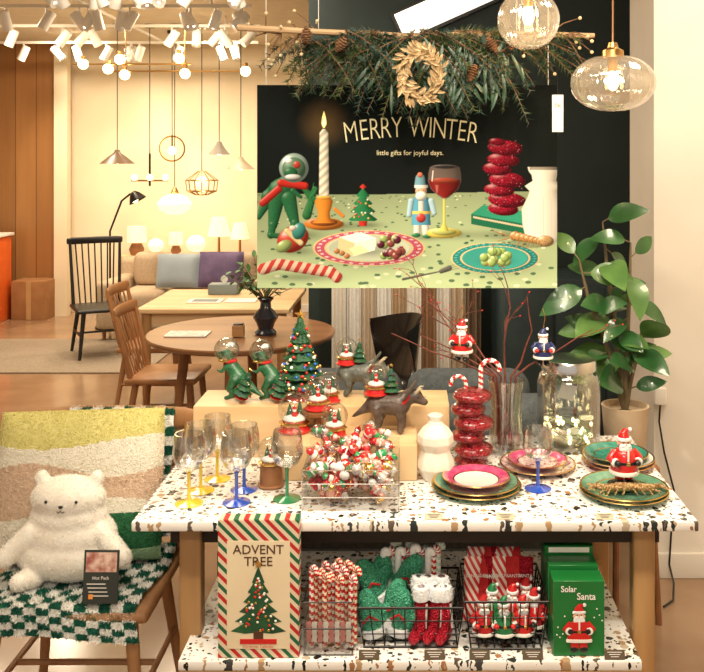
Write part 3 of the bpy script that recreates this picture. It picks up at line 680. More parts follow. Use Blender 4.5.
def pile(name,x0,x1,y0,y1,zf,n,size,mats):
    b=B(name)
    for i in range(n):
        x,y=R.uniform(x0,x1),R.uniform(y0,y1); zt=zf(x,y); z=TZ+.02+R.random()**.6*max(0,zt-TZ-.03)
        M=TR(x,y,z)@Euler((R.random()*6,R.random()*6,R.random()*6)).to_matrix().to_4x4()
        s=size*R.uniform(.8,1.2); a,c,d=R.choice(mats),R.choice(mats),R.choice(mats)
        b.add(ell((0,0,0),(s*.62,s*.62,s*.8),14,10),a,True,M); b.add(ell((0,0,s*.85),s*.48,12,8),c,True,M); b.add(lathe([(s*.5,s*1.05),(s*.3,s*1.35),(0,s*1.6)],12),d,True,M)
        b.add(lathe([(s*.64,-.1*s),(s*.66,0),(s*.64,.1*s)],14),R.choice([gold,orn[4]]),True,M)
        b.add(lathe([(s*.12,0),(s*.12,s*.18),(0,s*.18)],8,c=(0,0,s*1.55)),gold,True,M)
        for sx in(-1,1): b.add(ell((sx*s*.55,0,-s*.1),(s*.2,s*.2,s*.4),8,6),R.choice(mats),True,M)
        if i%7==0:
            g=ell((0,0,s*.3),(s*.95,s*.9,s*1.35),8,6); g=([tuple(c*R.uniform(.85,1.1) for c in p) for p in g[0]],g[1]); b.add(g,cell,False,M)
    b.done()
pile('christmas_bauble_pile',-.255,-.05,2.345,2.475,lambda x,y: TZ+.098+(y-2.345)*.66+.02*math.sin(x*40),175,.0195,[orn[0],orn[0],orn[1],orn[2],orn[3],orn[4],orn[4],orn[4],orn[6],orn[0],orn[1],orn[5]])
# ------------------------------------------------ vases
b=B('white_bubble_vase')
prof=[(0,0),(.034,0),(.040,.008),(.052,.035),(.050,.055),(.041,.075),(.040,.082),(.050,.105),(.049,.125),(.036,.145),(.022,.156),(.018,.165),(.022,.180),(.019,.182),(.013,.165),(0,.15)]
b.add(lathe(prof,32,c=(.072,2.555,TZ+.001),wave=.035,wn=8),pm('matte_ivory',(.78,.72,.62),(.84,.79,.70),rough=.45,scale=30)); b.done(sharp=.35)
b=B('red_glitter_bubble_vase')
cx,cy=.182,2.685
caps=[((cx,cy,TZ+.012),(.052,.052,.013)),((cx+.008,cy,TZ+.042),(.060,.060,.027)),((cx-.008,cy,TZ+.083),(.052,.052,.024)),((cx+.008,cy,TZ+.122),(.061,.061,.026)),((cx-.008,cy,TZ+.163),(.053,.053,.025)),((cx+.004,cy,TZ+.203),(.060,.060,.024)),((cx,cy,TZ+.1),(.03,.03,.1))]
b.add(organic(caps,.0035,1),redg2)
candy(b,[(cx+.03+p[0],cy+.01,TZ+.14+p[2]) for p in canepts(.165,.17)],.007)
candy(b,[(cx-.015-p[0]*.9,cy,TZ+.12+p[2]) for p in canepts(.14,.18)],.006)
b.done()
b=B('ribbed_glass_vase'); b.add(lathe([(0,.004),(.046,0),(.052,.01),(.05,.06),(.046,.12),(.048,.18),(.056,.225),(.052,.225),(.044,.18),(.042,.12),(.046,.02),(0,.015)],64,c=(.298,2.79,TZ+.001),wave=.035,wn=16),clearv)
b.done()
twig=pm('twig_red_brown',(.10,.02,.015),(.20,.05,.03),scale=40,rough=.6)
b=B('bare_twig_arrangement')
def grow(p,d,L,r,dep):
    pts=[p]; q=Vector(p); dd=Vector(d).normalized()
    for i in range(5):
        dd=(dd+Vector((R.gauss(0,.2),R.gauss(0,.1),R.gauss(0,.12)))).normalized(); q=q+dd*L/5; q.y=min(q.y,2.97); q.z=max(q.z,1.0); pts.append(tuple(q))
        if dep>0 and i>0:
            if R.random()<.6: 
                nd=(dd+Vector((R.gauss(0,.7),R.gauss(0,.2),R.gauss(.1,.3))));grow(tuple(q),nd,L*.4,r*.55,dep-1)
    b.add(tube(pts,[r*(1-.12*i) for i in range(6)],5),twig)
    if dep==0: b.add(ell(pts[-1],.0028,6,5),red)
for a,L in((-1.1,.34),(-.75,.36),(-.4,.34),(-.1,.28),(.4,.26),(.75,.28),(-.95,.26)):
    st=Vector((.298+.02*a,2.79,TZ+.02)); mid=Vector((.298+.04*a,2.79,TZ+.235)); b.add(tube([st,mid],.003,6),twig)
    grow(tuple(mid),(math.sin(a),R.uniform(-.1,.2),math.cos(a)),L,.0035,2)
b.done()
def hang(x,y,ztop,h,coat,pant):
    b=B('hanging_santa_ornament'); santa(b,TR(x,y,ztop-h)@RZ(R.uniform(-.3,.3))@SC(h),coat,pant); b.add(tube([(x,y,ztop-.002),(x+.006,y,ztop+.03),(x,y+.004,ztop+.06)],.0008,4),gold); b.done()
hang(.158,2.74,1.165,.125,red,white); hang(.408,2.76,1.135,.115,pm('navy',(.02,.03,.12),rough=.3),black)
b=B('glass_storage_jar'); jx,jy=.503,2.855
b.add(lathe([(0,.004),(.088,0),(.098,.01),(.099,.20),(.092,.226),(.080,.238),(.080,.248),(.077,.248),(.077,.235),(.088,.222),(.095,.20),(.094,.012),(0,.01)],48,c=(jx,jy,TZ+.001)),clearv)
b.add(lathe([(.081,.240),(.086,.242),(.087,.268),(.083,.275),(.02,.278),(0,.278)],40,c=(jx,jy,TZ+.001)),silver)
b.done()
b=B('fairy_lights_in_jar'); pts=[]
for i in range(160):
    a=i*.45; rr=.03+.045*abs(math.sin(i*.37)); pts.append((jx+rr*math.cos(a),jy+rr*math.sin(a),TZ+.022+.045*abs(math.sin(i*.23))+.01*math.sin(i)))
b.add(tube(pts,.0012,5),pm('green_wire',(.25,.3,.15)))
fl=pm('fairy_led',(1,.85,.45),emis=4)
for i in range(0,160,4): b.add(ell(pts[i],(.005,.005,.008),8,6),fl)
pf=pm('cotton',(.85,.82,.7),(.7,.68,.55),scale=40,rough=.9)
b.add(organic([((jx-.03,jy,TZ+.03),(.035,.04,.018)),((jx+.03,jy+.02,TZ+.03),(.035,.035,.02)),((jx,jy-.03,TZ+.028),(.04,.03,.016))],.006,3),pf)
b.add(rbox(0,0,0,.050,.003,.050,.001),white,False,TR(jx,jy+.02,TZ+.165)@RY(.3)); b.add(tube([(jx,jy+.02,TZ+.19),(jx,jy+.02,TZ+.25)],.0008,4),white)
b.done()
# ------------------------------------------------ plates
def plate(b,x,y,z,r,cr,ci,rim,cen=None):
    b.add(lathe([(0,0),(r*.55,0),(r*.6,.003),(r*.97,.013),(r,.0155),(r*.985,.017)],48,c=(x,y,z)),cr)
    b.add(lathe([(r*1.0,.0158),(r*.99,.0178),(r*.95,.0168)],48,c=(x,y,z)),rim)
    b.add(lathe([(r*.95,.0168),(r*.68,.0078)],48,c=(x,y,z)),cr)
    b.add(lathe([(r*.68,.0078),(r*.64,.0068)],48,c=(x,y,z)),rim)
    b.add(lathe([(r*.64,.0068),(r*.56,.005),(0,.005)],48,c=(x,y,z)),ci)
gp=pm('sage_glaze',(.10,.28,.18),(.16,.36,.24),scale=60,rough=.2,coat=1); pkp=pm('magenta_glaze',(.50,.04,.16),(.62,.12,.22),scale=60,rough=.2,coat=1); wp=pm('porcelain',(.82,.80,.75),rough=.2,coat=1)
tgp=pm('teal_glaze',(.03,.20,.15),(.06,.30,.22),scale=50,rough=.2,coat=1); patt=pm('ornate_pattern',(.75,.7,.62),(.35,.08,.14),scale=90,rough=.25,coat=1)
b=B('stacked_dinner_plates'); px,py=.182,2.472
plate(b,px,py,TZ+.001,.124,gp,wp,gold); plate(b,px,py,TZ+.010,.118,gp,wp,gold); plate(b,px,py+.004,TZ+.021,.094,pkp,wp,gold); b.done()
b=B('stacked_dinner_plates'); plate(b,.375,2.645,TZ+.001,.112,patt,wp,gold); plate(b,.375,2.648,TZ+.012,.088,pkp,patt,gold); b.done()
b=B('stacked_dinner_plates'); plate(b,.617,2.668,TZ+.001,.107,pkp,wp,gold); plate(b,.617,2.668,TZ+.012,.106,wp,wp,gold);plate(b,.61,2.67,TZ+.024,.095,tgp,tgp,gold);  b.done()
b=B('stacked_dinner_plates'); plate(b,.578,2.432,TZ+.001,.119,gp,wp,gold); plate(b,.578,2.432,TZ+.010,.118,gp,gp,gold); b.done()
b=B('santa_figurine'); santa(b,TR(.582,2.448,TZ+.025)@RZ(.1)@SC(.15)); b.add(lathe([(0,-.02),(.3,-.02),(.3,0),(0,0)],20),black,True,TR(.582,2.448,TZ+.023)@SC(.15)); b.done()
b=B('glitter_lobster_ornament')
brg=pm('bronze_glitter',(.20,.10,.04),(.6,.42,.2),scale=220,rough=.3,metal=.7,bump=.7,bscale=200)
for s in(-1,1):
    cx=.578
    b.add(tube([(cx+s*.03,2.40,TZ+.032),(cx+s*.06,2.385,TZ+.036),(cx+s*.085,2.40,TZ+.036)],[.012,.011,.007],10),brg)
    b.add(leaf((cx+s*.08,2.40,TZ+.036),(s*.6,-.5,0),(0,0,1),.035,.02,.1),brg); b.add(leaf((cx+s*.08,2.405,TZ+.036),(s*.8,.3,0),(0,0,1),.032,.016,.1),brg)
    for k in range(4): b.add(tube([(cx+s*.02*k,2.395,TZ+.03),(cx+s*(.02*k+.012),2.372-.002*k,TZ+.036),(cx+s*(.02*k+.02),2.362,TZ+.026)],.0022,6),brg)
    b.add(tube([(cx+s*.01,2.385,TZ+.036),(cx+s*.04,2.355,TZ+.045),(cx+s*.08,2.35,TZ+.04)],.0012,5),brg)
b.add(organic([((.55,2.392,TZ+.036),.013,(.61,2.392,TZ+.036),.011),((.61,2.392,TZ+.036),.010,(.645,2.40,TZ+.034),.006)],.004,2),brg)
b.done()
tagm=pm('tag_brown',(.10,.07,.04),rough=.5); tagw=pm('tag_cream',(.7,.62,.45),rough=.5)
def tag(x,y,z,w,h,m,dark=True):
    b=B('price_tag'); M=TR(x,y,z)@RX(-.35)
    b.add(rbox(0,0,h/2,w,.002,h,.0008,1),m,False,M)
    for k in range(3): b.add(box(0,-.0013,h*(.75-.22*k),w*(.7-.15*k),.0004,h*.06),white if dark else black,False,M)
    b.done()
for x in(.06,.24,.49): tag(x,2.262,TZ+.001,.045,.016,tagw,False)
# ------------------------------------------------ LOWER SHELF
b=B('advent_tree_box')
X0,X1,Yf,Z0,Z1=-.470,-.272,2.203,SZ+.002,.768
kraft=pm('box_cream',(.74,.62,.42),(.78,.67,.47),rough=.5)
st=stripes('christmas_stripes',[(.48,.015,.015),(.70,.58,.42),(.01,.12,.05),(.70,.58,.42)],(1,0,1),20)
b.add(box2(X0,X1,Yf,Yf+.042,Z0,Z1),st,False); 
b.add(box2(X0+.022,X1-.022,Yf-.001,Yf,Z0+.022,Z1-.05),kraft,False)
b.add(box2(X0+.004,X1-.004,Yf+.002,Yf+.040,Z1,Z1+.001),st,False)
cx=(X0+X1)/2
dk=pm('print_brown',(.08,.03,.015)); 
b.add(text('ADVENT',.032,.0002),dk,False,TR(cx,Yf-.002,Z1-.072)@RX(pi/2)@SC(1.0,1,1)); b.add(text('TREE',.032,.0002),dk,False,TR(cx,Yf-.002,Z1-.101)@RX(pi/2)@SC(1.0,1,1))
tz=Z0+.045
for i in range(6):
    w=.068-.0105*i; z=tz+.02+i*.024; b.add(([(cx-w,Yf-.0015-i*.0002,z),(cx-w*.5,Yf-.0015-i*.0002,z-.006),(cx,Yf-.0015-i*.0002,z-.003),(cx+w*.5,Yf-.0015-i*.0002,z-.006),(cx+w,Yf-.0015-i*.0002,z),(cx,Yf-.0015-i*.0002,z+.04)],[(0,1,2,3,4,5)]),dgreen,False)
for i in range(60):
    t=R.random(); w=.06*(1-t)*.9; b.add(ell((cx+R.uniform(-w,w),Yf-.003,tz+.02+t*.13),(.0032,.0008,.0032),8,5),R.choice([red,gold,white]),True)
b.add(star(.012,.0008),gold,False,TR(cx,Yf-.003,tz+.185)); b.add(box2(cx-.012,cx+.012,Yf-.002,Yf-.001,Z0+.04,tz+.02),dk,False); b.add(box2(cx-.045,cx+.045,Yf-.0022,Yf-.001,Z0+.034,Z0+.046),red,False)
b.add(text('Christmas Calendar',.0095),red,False,TR(cx,Yf-.002,Z0+.028)@RX(pi/2))
b.done()
b=B('clear_candy_container'); x0,x1,y0,y1=-.262,-.142,2.215,2.325
for g in(box2(x0,x1,y0,y0+.002,SZ+.001,SZ+.13),box2(x0,x1,y1-.002,y1,SZ+.001,SZ+.17),box2(x0,x0+.002,y0,y1,SZ+.001,SZ+.13),box2(x1-.002,x1,y0,y1,SZ+.001,SZ+.13)): b.add(g,acry,False)
for z in(.001,.065,.13):
    b.add(tube([(x0,y0,SZ+z+.001),(x1,y0,SZ+z+.001),(x1,y1,SZ+z+.001),(x0,y1,SZ+z+.001)],.0018,5,closed=True),blackm)
b.done()
b=B('candy_cane_bundle')
for i in range(14):
    x=-.245+.0078*i*1.05; y=2.235+.018*(i%4); h=R.uniform(.17,.2)
    pts=[(x+p[0]*.5,y-p[0]*.3,SZ+.012+p[2]) for p in canepts(h,.07)]
    candy(b,pts,.0062,4,c2=cream if i%3 else white)
for i in range(8): b.add(rbox(-.25+.014*i,2.222,SZ+.055,.012,.002,.05,.001),[pm('pinklabel',(.7,.25,.25)),white][i%2],False)
b.done()
def wirebasket(x0,x1,y0,y1,z,h,name='wire_basket'):
    b=B(name); r=.0016; fl=.015
    nx=9; ny=7
    for k in range(4):
        t=k/3; e=fl*t; zz=z+.003+h*t; b.add(tube([(x0-e,y0-e*.5,zz),(x1+e,y0-e*.5,zz),(x1+e,y1+e,zz),(x0-e,y1+e,zz)],r*(2 if k in(0,3) else 1),6,closed=True),blackm)
    for i in range(nx+1):
        x=x0+(x1-x0)*i/nx; xe=(x0-fl)+(x1-x0+2*fl)*i/nx
        b.add(tube([(xe,y0-fl*.5,z+.003+h),(x,y0,z+.003),(x,y1,z+.003),(xe,y1+fl,z+.003+h)],r,5),blackm)
    for i in range(ny+1):
        y=y0+(y1-y0)*i/ny
        b.add(tube([(x0-fl,y,z+.003+h),(x0,y,z+.003),(x1,y,z+.003),(x1+fl,y,z+.003+h)],r,5),blackm)
    b.done()
wirebasket(-.115,.118,2.25,2.45,SZ,.10); wirebasket(.152,.328,2.24,2.43,SZ,.12)
mit=organic([((0,0,.02),.026,(0,0,.075),.030),((.028,0,.035),.013,(.045,0,.06),.012),((0,0,.075),.030,(0,0,.09),.024)],.005,3)
b=B('glitter_mitten_ornaments')
for i,(x,y,z,a,rz) in enumerate([(-.09,2.275,.0,-.2,0),(-.055,2.29,.02,.25,.3),(-.075,2.33,.06,-.5,.2),(-.03,2.28,.0,.1,-.2),(-.09,2.36,.05,.2,0),(-.04,2.35,.07,.6,.1)]):
    M=TR(x,y,SZ+.02+z)@RY(a)@RZ(rz)@SC(1.0,.6,1.05)
    b.add(mit,greenglit,True,M); b.add(fur(lathe([(.026,-.012),(.03,0),(.028,.012)],14),160,.01,.0012,0,.5),snow,False,M@TR(0,0,.01)); b.add(lathe([(.02,-.014),(.029,-.01),(.031,.005),(.02,.012)],16,c=(0,0,.008)),snow,True,M)
    b.add(tube([(-.02,-.03,.04),(0,-.034,.055),(.018,-.03,.04)],.003,6),redf,True,M)
b.done()
sock=organic([((0,0,.10),.022,(0,0,.04),.021),((0,0,.04),.022,(-.008,0,.02),.022),((-.008,0,.02),.021,(-.04,0,.012),.017)],.004,3)
b=B('christmas_stocking_ornaments')
for i,(x,a,m) in enumerate([(.028,0,redglit),(.062,.05,redglit),(.095,-.08,redglit),(.012,.1,greenglit),(.045,0,redf),(.08,0,redglit)]):
    M=TR(x,2.272+.03*(i//3),SZ+.014+.012*(i//3))@RY(a)@RZ(.9)@SC(.8,.8,1.0)
    b.add(sock,m,True,M); b.add(lathe([(.018,.095),(.026,.098),(.028,.115),(.024,.128),(.012,.13)],16),snow,True,M); b.add(fur(lathe([(.026,.1),(.026,.126)],14),120,.009,.0012,0,.5),snow,False,M)
    b.add(box(0,-.022,.06,.008,.003,.06),white,False,M)
b.done()
b=B('candy_cane_bundle')
for i in range(12):
    x=-.07+.013*i; y=2.36+.012*(i%3); h=R.uniform(.16,.185)
    candy(b,[(x+p[0]*.6,y,SZ+.03+p[2]) for p in canepts(h,.06)],.009,4,c1=[snow,red,pm('mint',(.45,.65,.52))][i%3])
b.done()
b=B('elf_ornaments')
for i,(x,y,z) in enumerate([(.185,2.262,0),(.235,2.258,0),(.283,2.262,0),(.315,2.29,0.005),(.21,2.30,.012),(.262,2.30,.012),(.30,2.33,.012)]):
    santa(b,TR(x,y,SZ+.012+z)@RZ(R.uniform(-.2,.2))@SC(.115),[redf,green,red][i%3],green)
b.done()
b=B('striped_candy_packets')
st2=stripes('red_white_stripes',[(.6,.02,.03),(.82,.7,.6)],(1,0,.6),60)
for i in range(14):
    x=.160+.022*(i%7)+R.uniform(-.004,.004); y=2.33+.035*(i//7); M=TR(x,y,SZ+.02+.01*(i//7))@RX(-.15)@RY(R.uniform(-.2,.2))
    b.add(pillow(.045,.16,.022,8),[st2,redf,redglit,st2][i%4],True,M@TR(0,0,.085)); b.add(text('SANTA',.012),white,False,M@TR(0,-.0125,.12)@RX(pi/2))
b.done()
def solarbox(x0,x1,y0,y1,z0,z1):
    b=B('santa_toy_box'); gb=pm('box_green',(.01,.15,.03),(.012,.18,.04),rough=.3); cx=(x0+x1)/2
    b.add(rbox(cx,(y0+y1)/2,(z0+z1)/2,x1-x0,y1-y0,z1-z0,.001,1),gb,False)
    b.add(text('Solar',.021,.0004),white,False,TR(cx-.025,y0-.0012,z1-.020)@RX(pi/2)@SC(.9,1,1)); b.add(text('Santa',.024,.0004),white,False,TR(cx+.018,y0-.0012,z1-.038)@RX(pi/2)@SC(.9,1,1))
    santa(b,TR(cx,y0-.004,z0+.012)@SC(.118,.012,.118)); 
    for i in range(26):
        u,v=R.uniform(x0+.006,x1-.006),R.uniform(z0+.006,z1-.05)
        if abs(u-cx)>.035: b.add(ell((u,y0-.001,v),(.002,.0004,.002),6,4),white)
    b.done()
solarbox(.352,.478,2.212,2.272,SZ+.001,SZ+.185); solarbox(.350,.476,2.276,2.336,SZ+.001,SZ+.195)
b=B('santa_toy_box'); gb=MC['box_green']; b.add(rbox(.413,2.375,SZ+.109,.126,.07,.215,.001,1),gb,False); b.add(box2(.36,.466,2.3395,2.340,SZ+.200,SZ+.213),white,False); b.done()
for x in(-.10,.06,.17,.30,.50): 
    tag(x,2.195,SZ+.001,.05,.022,tagm)
# ------------------------------------------------ CHAIRS
def spindle(name,x,y,rot,m,w=.46,d=.42,sh=.45,bh=.86,ns=7,seatm=None,rail=.035):
    b=B(name,TR(x,y,0)@RZ(rot))
    b.add(rbox(0,0,sh-.016,w,d,.032,.014,3),seatm or m,True)
    fx,fy=w/2-.05,d/2-.05
    for sx in(-1,1):
        b.add(tube([(sx*fx*.95,-fy,sh-.03),(sx*(fx+.03),-fy-.03,.0)],[.02,.013],10),m); b.add(tube([(sx*fx*.9,fy,sh-.03),(sx*(fx+.03),fy+.06,.0)],[.02,.013],10),m)
        b.add(tube([(sx*(fx+.015),-fy-.015,.2),(sx*(fx+.015),fy+.03,.2)],.009,8),m)
        b.add(tube([(sx*(w/2-.03),d/2-.03,sh-.01),(sx*(w/2-.012),d/2+.05,bh-.02)],[.015,.012],10),m)
    b.add(tube([(-(fx+.015),0,.2),(fx+.015,0,.2)],.009,8),m)
    rp=[]
    for i in range(13):
        t=-1+2*i/12; rp.append((t*w/2*1.04,d/2+.05+.03*(1-t*t),bh-.01))
    v,f=tube(rp,[rail*.85]+[rail]*11+[rail*.85],12,flat=1)
    v=[(p[0],(p[1]-(d/2+.05+.03*(1-min(1,(p[0]/(w/2*1.04))**2))))*.32+(d/2+.05+.03*(1-min(1,(p[0]/(w/2*1.04))**2))),p[2]) for p in v]
    b.add((v,f),m)
    for i in range(ns):
        t=-1+2*(i+1)/(ns+1); b.add(tube([(t*(w/2-.04),d/2-.03,sh-.01),(t*w/2*.98,d/2+.05+.03*(1-t*t),bh-.03)],.0065,7),m)
    return b.done()
spindle('wooden_chair',-.935,2.60,0,chairw,.48,.44,.45,.835)
def sheet_grid(fn,nx,ny,cell,b,mg,mw,tuftL):
    V=[];F=[];ML=[]
    for i in range(nx+1):
        for j in range(ny+1): V.append(fn(i/nx,j/ny))
    for i in range(nx):
        for j in range(ny):
            a=i*(ny+1)+j; F.append((a,a+1,a+ny+2,a+ny+1)); ML.append(mg if ((i//cell)+(j//cell))%2 else mw)
    b.add((V,F),ML)
    for c,mm in((0,mw),(1,mg)):
        FF=[f for f,k in zip(F,ML) if k is mm]
        g=fur((V,FF),len(FF)*14,tuftL,.0020,.25,.55); b.add(g,mm,False)
        g=fur((V,[f[::-1] for f in FF]),len(FF)*10,tuftL,.0020,.25,.55); b.add(g,mm,False)
tg=pm('teal_green_shag',(.004,.08,.05),(.008,.14,.08),scale=60,rough=.95); tw=pm('white_shag',(.78,.77,.73),(.87,.86,.82),scale=60,rough=.95)
b=B('checkered_throw_blanket')
def f1(u,v):
    x=-1.085+.335*u; 
    if v<.12: t=v/.12; return (x,2.918,.69+.145*t)
    if v<.2: t=(v-.12)/.08; a=pi*t; return (x,2.888+.03*math.cos(a),.835+.02*math.sin(a))
    t=(v-.2)/.8; return (x+.004*math.sin(t*9),2.855-.05*t-.012*math.sin(u*9),.835-.355*t)
sheet_grid(f1,30,46,3,b,tg,tw,.010)
b.done()
b=B('checkered_seat_cover')
def f2(u,v):
    x=-1.18+.46*u+.01*math.sin(v*7)
    if v<.70: t=v/.70; return (x,2.79-.40*t,.462+.004*math.sin(u*20+v*13))
    t=(v-.70)/.30; return (x,2.39-.02*math.sin(t*1.5),.462-.075*t+.010*math.sin(u*5))
sheet_grid(f2,42,45,3,b,tg,tw,.010)
b.done()
b=B('striped_cushion')
cy_=pm('cush_yellow',(.66,.60,.20),(.74,.68,.28),scale=80,rough=.95,bump=.6); cw=pm('cush_white',(.84,.79,.66),(.90,.86,.76),scale=80,rough=.95,bump=.6); cp=pm('cush_beige',(.68,.50,.36),(.76,.58,.43),scale=80,rough=.95,bump=.6); cg=pm('cush_green',(.015,.12,.04),(.03,.18,.07),scale=80,rough=.95,bump=.6); cgl=pm('cush_lightgreen',(.30,.48,.28),scale=80,rough=.95,bump=.6)
def cm(c):
    x=c.x/.24; z=c.z/.42+.5
    if z>.80+.04*math.sin(x*2.2-.8): return cy_
    if z>.62-.05*math.sin(x*3): return cw
    if z>.36+.07*math.sin(x*2.2+.5): return cp
    if x>.15*math.sin(z*9)+.3 and z<.33: return cg if z>.08 else cgl
    return cw
g=pillow(.49,.43,.17,84)
M=TR(-.985,2.690,.680)@RX(-.22)@RY(-.03)
b.add(g,cm,True,M)
fc={}
for f in g[1]:
    c=Vector((0,0,0))
    for i in f: c+=Vector(g[0][i])
    fc.setdefault(cm(c/4),[]).append(f)
for mm,FF in fc.items(): b.add(fur((g[0],FF),len(FF)*4,.013,.0013,.1,.6),mm,False,M)
b.done()
# plush animal: flat, wide, short white fur
b=B('white_plush_bear')
pl=pm('plush_white',(.88,.83,.74),(.93,.90,.83),scale=30,rough=1,sheen=.3)
bear=organic([((0,0,.070),(.150,.072,.070)),((0,-.002,.120),(.128,.066,.075)),((0,-.006,.172),(.104,.060,.058)),((0,-.012,.222),(.100,.058,.056)),((-.074,-.005,.270),(.019,.016,.022)),((.074,-.005,.270),(.019,.016,.022)),((0,-.050,.206),(.026,.018,.015)),
 ((-.095,-.03,.135),.026,(-.155,-.045,.075),.026),((.095,-.03,.135),.026,(.155,-.045,.075),.026),((-.08,-.04,.022),.026,(-.11,-.07,.022),.024),((.08,-.04,.022),.026,(.11,-.07,.022),.024)],.006,6)
M=TR(-.955,2.53,.472)@SC(1.04,1,1.06)
b.add(bear,pl,True,M); b.add(fur(bear,26000,.0055,.0008,.35,.6),pl,False,M)
for s in(-1,1): b.add(ell((s*.040,-.068,.228),(.0042,.003,.0042),10,8),black,True,M)
b.add(ell((0,-.071,.216),(.006,.004,.004),10,8),black,True,M); b.add(tube([(-.010,-.070,.204),(-.005,-.072,.201),(0,-.072,.206),(.005,-.072,.201),(.010,-.070,.204)],.0012,5),black,True,M)
b.done()
b=B('product_card'); M=TR(-.822,2.385,.474)@RX(-.14)
b.add(rbox(0,0,.068,.094,.003,.136,.001,1),pm('card_dark',(.03,.035,.03),rough=.4),False,M); b.add(box(0,-.002,.105,.082,.0006,.05),pm('card_photo',(.75,.55,.45),(.35,.1,.08),scale=40),False,M)
b.add(text('Hot Pack',.012),white,False,M@TR(0,-.0025,.065)@RX(pi/2))
for i in range(4): b.add(box(-.012+.003*i,-.002,.05-.01*i,.05,.0005,.002),white,False,M)
b.add(box(-.025,-.002,.018,.012,.0006,.012),pm('og',(.8,.3,.05)),False,M)
b.done()
# ------------------------------------------------ FICUS
b=B('rubber_plant')
fm=pm('ficus_leaf',(.015,.075,.018),(.045,.145,.04),scale=9,rough=.3,coat=.4)
fml=pm('ficus_leaf_light',(.06,.15,.035),(.12,.24,.06),scale=9,rough=.35,coat=.3)
st_=pm('ficus_stem',(.13,.10,.05),(.2,.15,.08),rough=.7)
px,py=.765,3.20
b.add(lathe([(0,.56),(.06,.56),(.065,.57),(.082,.77),(.084,.78),(.075,.78),(.07,.76),(0,.755)],32,c=(px,py,0)),pm('pot_beige',(.55,.42,.28),(.62,.48,.33),rough=.7))
b.add(lathe([(0,.757),(.071,.757)],24,c=(px,py,0)),pm('soil',(.05,.03,.02),rough=1))
b.add(lathe([(0,.54),(.12,.54),(.12,.56),(0,.56)],24,c=(px,py,0)),walnut)
for a in range(3): b.add(tube([(px+.09*math.cos(a*2.1),py+.08*math.sin(a*2.1),.54),(px+.12*math.cos(a*2.1),py+.12*math.sin(a*2.1),0)],.012,8),walnut)
for s,(tx,ty,tz,n) in enumerate([(-.08,.0,1.43,11),(-.17,-.03,1.30,9),(.01,-.04,1.36,9),(-.05,.02,1.15,7),(.05,-.03,1.05,7)]):
    pts=[(px,py,.75),(px+tx*.35,py+ty*.4,.75+(tz-.75)*.4),(px+tx*.8,py+ty*.8,.75+(tz-.75)*.75),(px+tx,py+ty,tz)]
    b.add(tube(pts,[.010,.008,.007,.003],8),st_)
    for i in range(n):
        t=.30+.70*i/(n-1); q=Vector((px+tx*t,py+ty*t,.75+(tz-.75)*t)); a=i*2.4+s*1.3+.4
        e=R.uniform(-.6,.7)+.5*(t>.93); d=Vector((math.cos(a),math.sin(a)*.7-.3,e)).normalized(); L=R.uniform(.11,.185)
        if d.y>0: L*=.7
        if d.x>.4: L*=.9
        b.add(tube([q,q+d*.03],.0025,5),st_)
        b.add(leaf(q+d*.025,d,(R.uniform(-.5,.5),-.8,R.uniform(.3,1)),L,L*R.uniform(.5,.62),R.uniform(.1,.6),.10,8,.9),fm if R.random()<.7 else fml)
b.done()
b=B('power_cord'); b.add(tube([(.93,3.3,.012),(.98,3.35,.012),(1.02,3.48,.012),(1.02,3.54,.06),(1.03,3.545,.2),(1.04,3.545,.35),(1.0,3.54,.5),(.98,3.54,.62),(.985,3.54,.7)],.004,6),black); b.add(rbox(.985,3.545,.72,.05,.02,.07,.006),white); b.done()
# ------------------------------------------------ SOFAS
def sofa(name,x0,x1,y0,y1,hs,hb,m,face=-1,n=3,legs=walnut):
    b=B(name); w=x1-x0; d=y1-y0
    yb=(y1-.11) if face<0 else (y0+.11)
    b.add(rbox((x0+x1)/2,(y0+y1)/2,hs*.55,w,d,hs*.5,.03),m)
    b.add(rbox((x0+x1)/2,yb,(hs*.5+hb)/2,w,.2,hb-hs*.5,.06,4),m)
    for x in(x0+.08,x1-.08): b.add(rbox(x,(y0+y1)/2,hs*.3+.17+hs*.25,.16,d,hs*.6+.1,.05,4),m)
    cw=(w-.34)/n
    for i in range(n):
        cx=x0+.17+cw*(i+.5)
        b.add(rbox(cx,(y0+y1)/2+face*.06,hs*.95,cw*.98,d*.75,.16,.05,4),m)
        b.add(rbox(cx,yb+face*.16,(hs+hb)/2+.06,cw*.96,.16,(hb-hs)*1.0,.07,4),m)
    for x in(x0+.06,x1-.06):
        for y in(y0+.06,y1-.06): b.add(tube([(x,y,hs*.32),(x,y,0)],[.022,.014],8),legs)
    b.done()
gsofa=pm('grey_blue_fabric',(.06,.072,.078),(.09,.105,.11),scale=60,rough=.9,bump=.4)
sofa('grey_sofa',-.66,.62,3.05,3.80,.42,.82,gsofa,1,2)
bso=pm('beige_linen',(.50,.38,.26),(.58,.45,.32),scale=50,rough=.9,bump=.3)
sofa('beige_sofa',-2.85,-1.30,8.15,9.0,.38,.70,bso,-1,3)
b=B('throw_pillow'); b.add(pillow(.42,.34,.13,14),pm('purple_velvet',(.10,.07,.16),(.16,.11,.22),rough=.8),True,TR(-1.78,8.47,.62)@RX(-.3)); b.done()
b=B('throw_pillow'); b.add(pillow(.40,.32,.13,14),pm('blue_grey_linen',(.30,.36,.42),rough=.9),True,TR(-2.18,8.46,.61)@RX(-.3)); b.done()
b=B('area_rug'); b.add(rbox(-2.9,7.6,.006,1.7,1.3,.012,.004,1),pm('rug_grey',(.30,.24,.18),(.38,.31,.24),scale=60,rough=1,bump=.5),False); b.done()
spindle('black_windsor_chair',-2.62,7.62,.5,black,.44,.44,.42,.96,7,rail=.03)
b=B('oak_dining_table'); b.add(rbox(-1.22,5.98,.715,.95,.86,.03,.006),ply,False)
